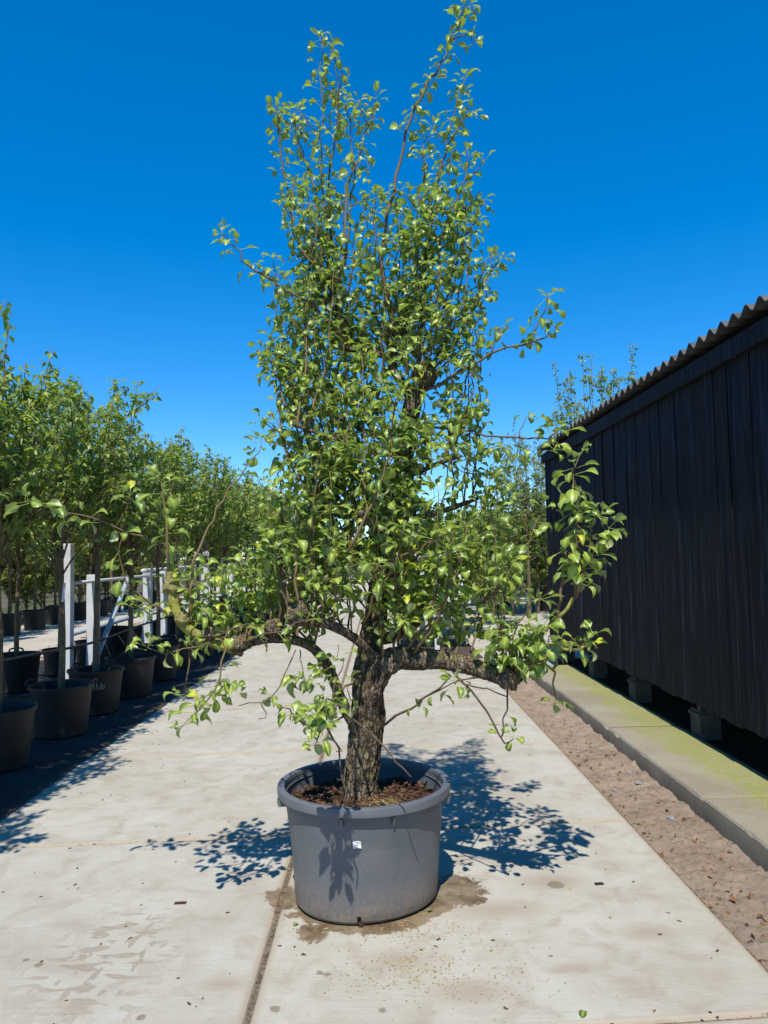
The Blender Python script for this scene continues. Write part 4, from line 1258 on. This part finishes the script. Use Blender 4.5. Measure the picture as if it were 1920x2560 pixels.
# ---- leaves: those that show largest are objects of their own, the rest one mass
LP = np.array([l[0] for l in LEAFS]); LA = np.array([l[1] for l in LEAFS]); LN = np.array([l[2] for l in LEAFS]); LS = np.array([l[3] for l in LEAFS])
LR = frames(LA, LN)
LV = rng.integers(0, len(LEAVES), len(LP))
facing = np.abs(LR[:, 1, 2])
score = facing * LS ** 2 / LP[:, 1] ** 2 * np.where(LP[:, 1] < YT - 0.05, 1.0, 0.45) * rng.uniform(0.7, 1.0, len(LP))
order = np.argsort(-score)
single = order[:300]; rest = order[300:]
print('pear leaves', len(LP))
leaf_meshes = []
for v, f, w in LEAVES:
    leaf_meshes.append(mesh_np('leaf', v, f, M['leaf_obj'], True, {'mid': w}))
inv = tree.matrix_basis.inverted()
for i in single:
    o = link('leaf', leaf_meshes[LV[i]], tree)
    R = LR[i] * LS[i]
    m4 = Matrix(((R[0, 0], R[0, 1], R[0, 2], LP[i, 0]), (R[1, 0], R[1, 1], R[1, 2], LP[i, 1]), (R[2, 0], R[2, 1], R[2, 2], LP[i, 2]), (0, 0, 0, 1)))
    o.matrix_basis = inv @ m4
VV, FF, TT, WW = [], [], [], []
base = 0
tint = np.clip(rng.beta(1.6, 1.5, len(LP)) * 0.88 + (rng.random(len(LP)) < 0.05) * 0.5 + np.clip((LP[:, 2] - 3.0) * 0.10, 0, 0.12), 0, 1)
for kx, (v, f, w) in enumerate(LEAVES):
    idx = rest[LV[rest] == kx]
    a, b = instance(v, f, LR[idx], LP[idx], LS[idx])
    VV.append(a); FF.append(b + base); base += len(a)
    TT.append(np.repeat(tint[idx], len(v))); WW.append(np.tile(w, len(idx)))
me = mesh_np('foliage', np.vstack(VV), np.vstack(FF), M['leaf'], True, {'tint': np.concatenate(TT), 'mid': np.concatenate(WW)})
tag(tbuild(me, 'foliage'), kind='stuff')

# ================================================================== NURSERY TREES
def make_crown(seed, z0, z1, R, n_main, leaf, per_twig, twigs, sparse=False, yellow=0.04, upright=1.0):
    r_ = np.random.default_rng(seed)
    branches = MB()
    P_, A_, N_, S_ = [], [], [], []
    for i in range(n_main):
        a = r_.uniform(0, 6.283)
        b = z0 + (z1 - z0) * r_.uniform(-0.06, 0.42)
        topz = z0 + (z1 - z0) * (r_.uniform(0.35, 1.0) if i > 5 else r_.uniform(0.85, 1.05))
        topz = max(topz, b + 0.25)
        rad = R * math.sqrt(r_.uniform(0.05, 1.0)) * (1.0 - 0.55 * max(0, (topz - z0) / (z1 - z0) - 0.35))
        tip = np.array([rad * math.cos(a), rad * math.sin(a), topz])
        p0 = np.array([0, 0, b])
        mid = np.array([tip[0] * 0.72, tip[1] * 0.72, b + (topz - b) * 0.38])
        Q = spline([p0, mid, tip], 9) + r_.normal(0, 0.012, (9, 3))
        branches.tube(Q, [0.011, 0.003], 4)
        segs = [(Q, 0.30), (Q, 0.55), (Q, 0.75), (Q, 0.88)]
        for _ in range(twigs):
            k = int(r_.integers(2, 8))
            a2 = r_.uniform(0, 6.283); L = r_.uniform(0.14, 0.36)
            q = Q[k] + np.array([math.cos(a2) * L * 0.7, math.sin(a2) * L * 0.7, L * r_.uniform(0.1, 0.9) * upright])
            W_ = spline([Q[k], q], 4)
            branches.tube(W_, [0.004, 0.002], 3)
            segs.append((W_, 0.15))
        for W_, t0 in segs:
            for _ in range(per_twig):
                t = r_.uniform(t0, 1.0)
                f = t * (len(W_) - 1); i0 = min(int(f), len(W_) - 2)
                p = W_[i0] + (W_[i0 + 1] - W_[i0]) * (f - i0)
                a3 = r_.uniform(0, 6.283); dr = r_.normal(0.25, 0.5)
                out = np.array([math.cos(a3), math.sin(a3), 0.0])
                ax = out * math.cos(dr) - np.array([0, 0, math.sin(dr)])
                P_.append(p + out * r_.uniform(0, 0.03)); A_.append(ax)
                N_.append(np.array([0, 0, 1.0]) + out * 0.6 + r_.normal(0, 0.4, 3)); S_.append(leaf * r_.uniform(0.65, 1.15))
    P_, A_, N_, S_ = map(np.array, (P_, A_, N_, S_))
    V, Fc = instance(BGLEAF[0], BGLEAF[1], frames(A_, N_), P_, S_)
    n = len(P_)
    t = np.clip(r_.beta(1.6, 1.6, n) * 0.88 + (r_.random(n) < yellow) * 0.5, 0, 1)
    return V, Fc, np.repeat(t, 5), branches

def tree_proto(name, seed, z0, z1, R, n_main, leaf, per_twig, twigs, leafmat='bgleaf', trunk_r=0.028, **kw):
    V, Fc, t, br = make_crown(seed, z0, z1, R, n_main, leaf, per_twig, twigs, **kw)
    crown = mesh_np('crown', V, Fc, M[leafmat], False, {'tint': t})
    branch = br.mesh('branches', M['stem'], True)
    r_ = np.random.default_rng(seed + 100)
    P = spline([(0, 0, -0.1), (r_.normal(0, .01), r_.normal(0, .01), z0 * 0.5), (r_.normal(0, .012), r_.normal(0, .012), z0), (r_.normal(0, .03), r_.normal(0, .03), z0 + (z1 - z0) * 0.55)], 16)
    v, f = tube_arrays(P, [trunk_r * 1.25, trunk_r, trunk_r * 0.9, trunk_r * 0.35], 10, knobby(seed, 0.1, 0.12))
    trunk = mesh_np('trunk', v, f, M['stem'], True)
    return dict(crown=crown, branches=branch, trunk=trunk)

def place_tree(name, proto, loc, rz, s, label, cat, group):
    e = empty(name, loc, rz)
    e.scale = (s, s, s)
    tag(e, label, cat, group)
    link('trunk', proto['trunk'], e)
    link('branches', proto['branches'], e)
    tag(link('crown', proto['crown'], e), kind='stuff')
    return e

ROW = [tree_proto('nursery_tree', 20 + i, 1.15, 3.05, 0.76, 34, 0.074, 11, 7) for i in range(4)]
BUSH = [tree_proto('shrub', 40 + i, 0.35, 2.6, 0.95, 50, 0.070, 17, 7, 'bgleaf2', 0.03, yellow=0.10) for i in range(2)]
SPARSE = [tree_proto('sparse_tree', 60 + i, 1.6, 5.0, 1.15, 34, 0.085, 12, 6, 'bgleaf2', 0.05) for i in range(2)]
FAR = [tree_proto('far_tree', 80 + i, 0.7, 4.2, 1.35, 40, 0.13, 6, 5, 'bgleaf', 0.05) for i in range(2)]

# black nursery pot
def black_pot_proto(r, h, handles=True):
    d = {}
    prof = [(0.0, 0.004), (r * 0.74, 0.004), (r * 0.78, 0.012), (r * 0.80, 0.05), (r * 0.86, h * 0.45), (r * 0.93, h * 0.86), (r * 0.95, h - 0.03), (r * 0.995, h - 0.03), (r, h - 0.02), (r, h - 0.004), (r * 0.985, h), (r * 0.955, h), (r * 0.94, h - 0.02), (r * 0.90, h * 0.78)]
    d['wall'] = MB().lathe(prof, 40).mesh('wall', M['blackpot'], True)
    d['wall'].set_sharp_from_angle(angle=math.radians(45))
    m = MB()
    V, Fc = [(0, 0, h * 0.84)], []
    for j in range(28):
        a = 2 * math.pi * j / 28
        V.append((r * 0.92 * math.cos(a), r * 0.92 * math.sin(a), h * 0.80 + 0.012 * math.sin(5 * a)))
        Fc.append((0, 1 + j, 1 + (j + 1) % 28))
    d['soil'] = m.add(V, Fc).mesh('soil', M['soil'], True)
    if handles:
        mb = MB()
        Q = spline([(r * 0.99, -0.085, h - 0.015), (r * 1.05, -0.07, h + 0.028), (r * 1.06, 0, h + 0.036), (r * 1.05, 0.07, h + 0.028), (r * 0.99, 0.085, h - 0.015)], 12)
        mb.tube(Q, [0.011, 0.011], 6)
        d['handle'] = mb.mesh('handle', M['blackpot'], True)
    return d
BP_BIG = black_pot_proto(0.295, 0.47)
BP_SMALL = black_pot_proto(0.24, 0.38, False)
def place_pot(proto, loc, rz, label, group):
    e = empty('nursery_pot', loc, rz)
    tag(e, label, 'pot', group)
    link('wall', proto['wall'], e)
    link('soil', proto['soil'], e)
    if 'handle' in proto:
        for k in (0, 1):
            h = link('handle', proto['handle'], e)
            h.rotation_euler.z = math.pi * k
    return e

CZ = 0.012
row_y = [3.1, 4.15, 5.1, 6.15, 7.25, 8.25, 9.2, 10.4, 11.5, 12.6, 13.8, 15.0, 16.2, 17.4, 18.8, 20.2, 21.8, 23.6, 25.6, 28, 30.5]
for i, yy in enumerate(row_y):
    x = -3.04 + random.uniform(-0.05, 0.05)
    if i == 5:
        p = place_pot(BP_BIG, (x, yy, CZ), -0.55, 'black nursery pot with pale marker writing on its side, beside the pavement', None)
    else:
        p = place_pot(BP_BIG, (x, yy, CZ), random.uniform(0, 3.1), 'black nursery pot standing on the black cloth in the row beside the pavement', 'pots in the row beside the pavement')
    if i == 5:
        # faded handwritten marks
        def pp(az, z, off=0.002):
            rr = np.interp(z, [0.05, 0.2115, 0.404, 0.44], [0.80 * 0.295, 0.86 * 0.295, 0.93 * 0.295, 0.95 * 0.295]) + off
            return (rr * math.cos(az), rr * math.sin(az), z)
        def stroke(pts, w=0.010):
            Q = spline(pts, 10)
            mb = MB()
            V, Fc = [], []
            for q in range(len(Q)):
                t = Q[min(q + 1, 9)] - Q[max(q - 1, 0)]
                n_ = np.array([-t[1], t[0]]) / (np.linalg.norm(t) + 1e-9) * w / 2
                for sg in (-1, 1):
                    u, v_ = Q[q][0] + n_[0] * sg, Q[q][1] + n_[1] * sg
                    V.append(pp(-1.10 + 0.55 + u / 0.265, 0.31 + v_))
            for q in range(9): Fc.append((2 * q, 2 * q + 1, 2 * q + 3, 2 * q + 2))
            return mb.add(V, Fc).build('marker_stroke', M['chalk'], p)
        def g2(*pts): return [(a, b, 0) for a, b in pts]
        stroke(g2((-0.055, 0.025), (-0.050, 0.0), (-0.045, -0.03)))
        stroke(g2((-0.030, 0.03), (-0.012, 0.02), (-0.032, 0.004), (-0.010, -0.006), (-0.012, -0.028), (-0.034, -0.028)))
        stroke(g2((0.012, 0.034), (0.030, 0.024), (0.012, 0.010), (0.034, -0.006), (0.026, -0.030), (0.008, -0.022), (0.016, 0.0), (0.032, 0.018)))
        stroke(g2((0.042, 0.010), (0.056, -0.006), (0.050, -0.026), (0.040, -0.030)))
    tl, tgp = 'leafy young standard tree with bare stem in the row of black pots beside the pavement', 'trees in the row beside the pavement'
    if i == 5: tl, tgp = 'leafy young tree growing in the black pot with pale marker writing', None
    if i == 4: tl, tgp = 'leafy young tree with a white plant label tied to its stem', None
    place_tree('nursery_tree', ROW[i % 4], (x, yy, CZ + 0.38), random.uniform(0, 6.28), random.uniform(0.90, 1.12), tl, 'tree', tgp)
for i in range(17):
    yy = 6.4 + i * 1.12 + random.uniform(-0.1, 0.1)
    x = -4.55 + random.uniform(-0.12, 0.12)
    place_pot(BP_SMALL if i % 3 else BP_BIG, (x, yy, CZ), random.uniform(0, 6.28), 'smaller black nursery pot behind the white support posts', 'pots in the second row')
    place_tree('nursery_tree', ROW[(i + 1) % 4], (x, yy, CZ + 0.30), random.uniform(0, 6.28), random.uniform(0.88, 1.02),
               'leafy young tree in the second row behind the white support posts', 'tree', 'trees in the second row')
for i in range(16):
    yy = 9.0 + i * 1.35 + random.uniform(-0.1, 0.1)
    x = -8.4 + random.uniform(-0.15, 0.15)
    place_pot(BP_BIG, (x, yy, 0.0), random.uniform(0, 6.28), 'black nursery pot across the side path under shady trees', 'pots across the side path')
    place_tree('nursery_tree', ROW[(i + 2) % 4], (x, yy, 0.40), random.uniform(0, 6.28), random.uniform(1.0, 1.15),
               'leafy young tree across the side path beyond the second row', 'tree', 'trees across the side path')
    if i % 2 == 0:
        place_tree('nursery_tree', ROW[(i + 3) % 4], (x - 1.9, yy + 0.6, 0.0), random.uniform(0, 6.28), random.uniform(1.05, 1.2),
                   'leafy young tree in the back row beyond the side path', 'tree', 'trees in the back row')

for i in range(17):
    place_tree('shrub', BUSH[i % 2], (-10.6 + random.uniform(-0.4, 0.4), 10.5 + i * 1.5, -0.05), random.uniform(0, 6.28), random.uniform(0.85, 1.15),
               'bushy shrub filling the bed beyond the side path', 'shrub', 'shrubs beyond the side path')
for x, yy in ((-2.2, 43), (-1.0, 45), (0.2, 46), (1.5, 44.5), (2.7, 43), (-3.3, 41)):
    place_tree('shrub', BUSH[int(yy) % 2], (x, yy, -0.01), random.uniform(0, 6.28), random.uniform(0.9, 1.2), 'bushy shrub closing the far end of the pavement', 'shrub', 'shrubs at the far end of the pavement')

# white support frame with braces between the rows
frame = empty('support_frame', (-3.72, 9.0, CZ)); tag(frame, 'white steel support frame with square posts, rails and a diagonal brace between potted trees', 'frame')
def fbuild(mb, name, m, sm=False):
    o = mb.build(name, m, frame, sm)
    o.matrix_parent_inverse = frame.matrix_basis.inverted()
    return o
FX = -3.72
for yy, w, h in ((9.03, 0.115, 1.85), (9.85, 0.13, 1.46), (12.15, 0.12, 1.50), (13.0, 0.12, 1.46), (16.3, 0.19, 2.02), (18.9, 0.12, 1.5), (21.5, 0.12, 1.5)):
    fbuild(MB().box(FX - w / 2, FX + w / 2, yy - w / 2, yy + w / 2, 0.0, h, 0.006), 'post', M['white'])
def pipe(a, b, r, name, m):
    fbuild(MB().tube(spline([a, b], 4), [r, r], 10), name, m, True)
pipe((FX + 0.02, 9.0, 1.375), (FX + 0.02, 13.4, 1.39), 0.022, 'rail', M['white'])
pipe((FX + 0.09, 11.6, 1.47), (FX + 0.09, 16.6, 1.50), 0.030, 'rail', M['white'])
pipe((FX + 0.09, 11.9, 0.78), (FX + 0.09, 16.6, 0.80), 0.026, 'rail', M['white'])
pipe((FX - 0.09, 9.4, 0.74), (FX - 0.09, 13.6, 0.78), 0.028, 'rail', M['blue'])
pipe((FX + 0.07, 9.35, 0.05), (FX + 0.07, 11.05, 1.42), 0.034, 'brace', M['blue'])
pipe((FX + 0.07, 16.1, 0.05), (FX + 0.07, 14.2, 1.42), 0.030, 'brace', M['blue'])
hose = MB().tube(spline([(-3.62, 4.5, 0.72), (-3.62, 7.2, 0.70), (-3.6, 9.5, 0.62), (-3.6, 11.7, 0.66), (-3.6, 16, 0.68)], 40), [0.016, 0.016], 8).build('irrigation_hose', M['rubber'], None, True)
tag(hose, 'black irrigation hose strung along behind the front row of pots', 'hose')
for k, (a, b, c) in enumerate((((-3.6, 10.4, 0.64), (-3.4, 10.2, 0.45), (-3.25, 9.5, 0.47)), ((-3.6, 9.9, 0.63), (-3.35, 9.6, 0.30), (-3.2, 9.35, 0.46)), ((-3.6, 11.0, 0.65), (-3.4, 10.9, 0.42), (-3.2, 10.6, 0.47)))):
    tag(MB().tube(spline([a, b, c], 14), [0.004, 0.004], 5).build('drip_line', M['rubber'], None, True), 'thin black drip line looping from the hose into a pot', 'hose', 'drip lines to the front pots')
tg = MB().box(-0.012, 0.012, -0.003, 0.003, -0.10, 0.08).build('plant_label', M['tape'])
tg.location = (-3.0, 7.20, 1.36); tg.rotation_euler = (0.1, 0.1, 0.3)
tag(tg, 'white plastic plant label tied to a young tree stem', 'label')

# white trolley frame and shrubs in the middle of the yard
tr = empty('plant_trolley', (0.85, 13.2, 0)); tag(tr, 'white plant trolley frame with upright posts and shelf behind the pear tree', 'trolley')
def tb(mb, name, m):
    o = mb.build(name, m, tr); o.matrix_parent_inverse = tr.matrix_basis.inverted(); return o
for x, yy, h in ((0.28, 12.9, 0.82), (0.98, 12.9, 1.66), (0.78, 14.0, 1.66), (1.52, 14.0, 1.6)):
    tb(MB().box(x - 0.055, x + 0.055, yy - 0.055, yy + 0.055, 0.03, h, 0.004), 'post', M['white'])
tb(MB().box(0.16, 1.55, 12.86, 14.05, 0.80, 0.86), 'shelf', M['white'])
tb(MB().box(0.70, 1.58, 13.94, 14.06, 1.605, 1.645), 'rail', M['white'])
tb(MB().box(0.6, 1.6, 12.85, 12.90, 1.62, 1.66), 'rail', M['white'])

mid = [(0.55, 14.6, 1.05, 0), (1.6, 15.2, 1.0, 1), (2.4, 17.5, 1.05, 0), (0.9, 18.5, 0.95, 1), (1.8, 20.5, 1.1, 0), (3.4, 21.5, 1.08, 1), (4.4, 22.5, 1.1, 0), (2.9, 24.5, 1.2, 1), (3.9, 26, 1.2, 0), (5.2, 24.5, 1.2, 1), (5.9, 27, 1.3, 0), (4.9, 29, 1.35, 1), (3.5, 19.8, 0.95, 0), (4.25, 20.9, 1.0, 1), (4.9, 22.0, 1.05, 0), (3.1, 23.2, 1.1, 1), (2.6, 20.2, 1.0, 1)]
for x, yy, s, k in mid:
    place_tree('shrub', BUSH[k], (x, yy, 0.0), random.uniform(0, 6.28), s, 'bushy olive green shrub in the yard beyond the shed', 'shrub', 'shrubs beyond the shed')
for x, yy in ((4.7, 21.0), (5.25, 24.2), (3.6, 22.2)):
    place_pot(BP_BIG, (x, yy, 0.0), 1.0, 'black nursery pot on the far side of the yard beyond the shed', 'pots beyond the shed')
lg = MB().tube(spline([(4.75, 19.8, 0.16), (5.4, 20.0, 0.16)], 5), [0.16, 0.16], 14).build('log', M['rust'], None, True)
tag(lg, 'short dark brown log lying beside the shed corner across the yard', 'log')
for x, yy, s, k in ((4.70, 15.8, 1.18, 0), (4.95, 17.2, 1.02, 1), (3.75, 19.0, 0.98, 1), (4.3, 20.5, 0.9, 0)):
    place_tree('sparse_tree', SPARSE[k], (x, yy, -0.05), random.uniform(0, 6.28), s, 'tall thinly leaved tree standing behind the black shed', 'tree', 'thin trees behind the shed')
k = 0
for x, yy, s in ((-1.8, 44, 0.8), (-3.6, 40, 1.0), (-5.4, 38, 1.0), (-7.4, 34, 1.05), (-9.6, 32, 1.1), (-11.8, 30, 1.1), (-11.5, 24, 1.1), (-12.2, 18, 1.1), (1.2, 48, 0.75), (3.4, 46, 0.9), (6.0, 42, 1.0), (8.8, 40, 1.1), (11.5, 38, 1.2), (-0.4, 60, 0.8), (3, 62, 0.85), (-4, 58, 1), (7, 60, 1), (12, 55, 1.2), (8.0, 31, 1.0), (10, 28, 1.0), (-14, 36, 1.2), (-9, 46, 1.2), (-14, 48, 1.3)):
    place_tree('far_tree', FAR[k % 2], (x, yy, -0.06), random.uniform(0, 6.28), s, 'distant bushy green tree at the far end of the nursery', 'tree', 'distant trees at the end of the nursery')
    k += 1

# ================================================================== SMALL THINGS ON THE GROUND
def curled_leaf(seed, m):
    v, f, w = leaf_template(0.5 + 0.3 * math.sin(seed), 2.2 + math.sin(seed * 3), 0.5 * math.sin(seed * 5), 0.5, False, 0.27)
    return mesh_np('fallen_leaf', v, f, m, True, {'mid': w})
DL = [curled_leaf(i, M['dryleaf']) for i in range(4)]
def drop_leaf(x, y, z, s, label, group, me):
    o = link('fallen_leaf', me)
    o.location = (x, y, z + s * 0.10)
    o.rotation_euler = (random.uniform(-0.5, 0.5), random.uniform(-0.5, 0.5), random.uniform(0, 6.28))
    o.scale = (s, s, s)
    tag(o, label, 'leaf', group)
    return o
for _ in range(170):
    t = random.random()
    x = 1.52 + 0.40 * (random.random() ** 1.4)
    y = 2.9 + 4.6 * t ** 1.2
    drop_leaf(x, y, sand_h(x, y), random.uniform(0.022, 0.048), 'curled dry brown leaf lying on the sand strip', 'dry leaves on the sand strip', random.choice(DL))
def litter_pos():
    x = 1.52 + 0.42 * random.random(); y = random.uniform(2.7, 9.5)
    return x, y, sand_h(x, y) + 0.004
lt = scatter_chips(1500, 0, litter_pos, 0.002, 0.007, 0.4)
for _ in range(260):
    x, y, z = litter_pos(); L = random.uniform(0.02, 0.075); a = random.uniform(0, 6.28)
    lt.tube(spline([(x, y, z), (x + L * 0.5 * math.cos(a), y + L * 0.5 * math.sin(a), z + 0.006), (x + L * math.cos(a + 0.5), y + L * math.sin(a + 0.5), z)], 5), [0.0011, 0.0007], 3)
tag(lt.build('leaf_litter', M['twig']), 'fine dry twigs and leaf crumbs on the sand', 'litter', None, 'stuff')
for px, py, s in ((1677, 2037, 0.042), (1598, 1957, 0.040), (1575, 1928, 0.030), (1475, 1818, 0.035), (1535, 1971, 0.028)):
    gpt = ground(px, py)
    mb = MB()
    n = 7
    ring = []
    for i in range(n):
        a = 2 * math.pi * i / n + random.uniform(-0.25, 0.25)
        rr = s * random.uniform(0.7, 1.1)
        ring.append((rr * math.cos(a), rr * 0.65 * math.sin(a)))
    V = [(a, b, 0) for a, b in ring] + [(a * 0.85, b * 0.85, s * 0.28 + random.uniform(-.002, .003)) for a, b in ring]
    Fc = [tuple(range(2 * n - 1, n - 1, -1))[::-1]] + [(i, (i + 1) % n, n + (i + 1) % n, n + i) for i in range(n)]
    o = mb.add(V, Fc).build('stone', M['stone'])
    o.location = (gpt.x, gpt.y, sand_h(gpt.x, gpt.y) - 0.002)
    o.rotation_euler = (random.uniform(-0.2, 0.2), random.uniform(-0.2, 0.2), random.uniform(0, 6))
    tag(o, 'pale grey stone chip lying on the sand strip', 'stone', 'stone chips on the sand strip')
# bits on the slabs
GL = mesh_np('fallen_leaf', LEAVES[0][0][:35], LEAVES[0][1][:24], M['leaf_obj'], True, {'mid': LEAVES[0][2][:35]})
YL = [mesh_np('fallen_leaf', LEAVES[k][0][:35], LEAVES[k][1][:24], M['tan'], True) for k in (0, 3)]
for px, py, s, me, lab_ in ((1424, 2222, 0.036, YL[1], 'curled yellow leaf lying on the stained slab'), (1230, 2375, 0.020, GL, 'tiny green leaf scrap lying alone on the slab'), (1460, 2530, 0.045, GL, 'green leaf lying in the joint at the slab edge'), (1080, 2277, 0.040, GL, 'green leaf scrap on the wet stain beside the pot'), (1640, 2527, 0.035, DL[1], 'dry brown leaf lying on the slab joint'), (765, 2390, 0.028, DL[2], 'dry curled leaf on the slab in front of the pot'), (745, 2310, 0.034, GL, 'green scrap at the foot of the pot on the left')):
    gp = ground(px, py)
    drop_leaf(gp.x, gp.y, 0.0, s, lab_, None, me)
gp = ground(1498, 2211)
bx_ = MB().box(-0.022, 0.022, -0.010, 0.010, 0.0, 0.006, 0.002).build('plastic_scrap', M['rubber']); bx_.location = (gp.x, gp.y, 0.001); bx_.rotation_euler.z = 0.1
tag(bx_, 'small flat black plastic scrap lying on the slab', 'scrap')
gp = ground(451, 2258)
sl = MB().box(-0.028, 0.028, -0.012, 0.012, -0.002, 0.003).build('lifting_plate', M['rust']); sl.location = (gp.x, gp.y, 0.0); sl.rotation_euler.z = 0.05
tag(sl, 'small rusty metal plate set in the concrete slab', 'plate')
def slab_pos():
    c = random.choice(((1100, 2400, 0.42), (1150, 2450, 0.38), (980, 2440, 0.25), (1050, 2330, 0.22)))
    q = ground(c[0], c[1])
    return q.x + random.gauss(0, c[2] * 0.5), q.y + random.gauss(0, c[2] * 0.28), 0.002
tag(scatter_chips(620, 0, slab_pos, 0.003, 0.010, 0.1).build('chaff', M['tan']), 'pale chaff scattered over the slab in front of the pot', 'litter', None, 'stuff')
def crumbs_pos():
    return random.uniform(-2.3, 1.45), random.uniform(2.2, 8.5), 0.002
tag(scatter_chips(260, 0, crumbs_pos, 0.006, 0.020, 0.1).build('crumbs', M['chip']), 'dark soil crumbs scattered over the slabs', 'litter', None, 'stuff')
def joint_pos():
    if random.random() < 0.6:
        return random.gauss(-0.5, 0.006), random.uniform(2.0, 6.0), random.uniform(-0.012, 0.002)
    k_ = random.choice((0, 1)); x = random.uniform(-2.4, 1.45)
    return x, joint_y(k_, x) + random.gauss(0, 0.006), random.uniform(-0.012, 0.002)
tag(scatter_chips(500, 0, joint_pos, 0.003, 0.010, 0.3).build('joint_dirt', M['twig']), 'dirt and crumbs caught in the slab joints', 'litter', None, 'stuff')
def side_pos():
    return random.uniform(-6.4, -5.65), random.uniform(8, 20), 0.0
tag(scatter_chips(800, 0, side_pos, 0.03, 0.07, 0.2).build('leaf_litter', M['dryleaf']), 'brown leaf litter along the edge of the side path', 'litter', None, 'stuff')
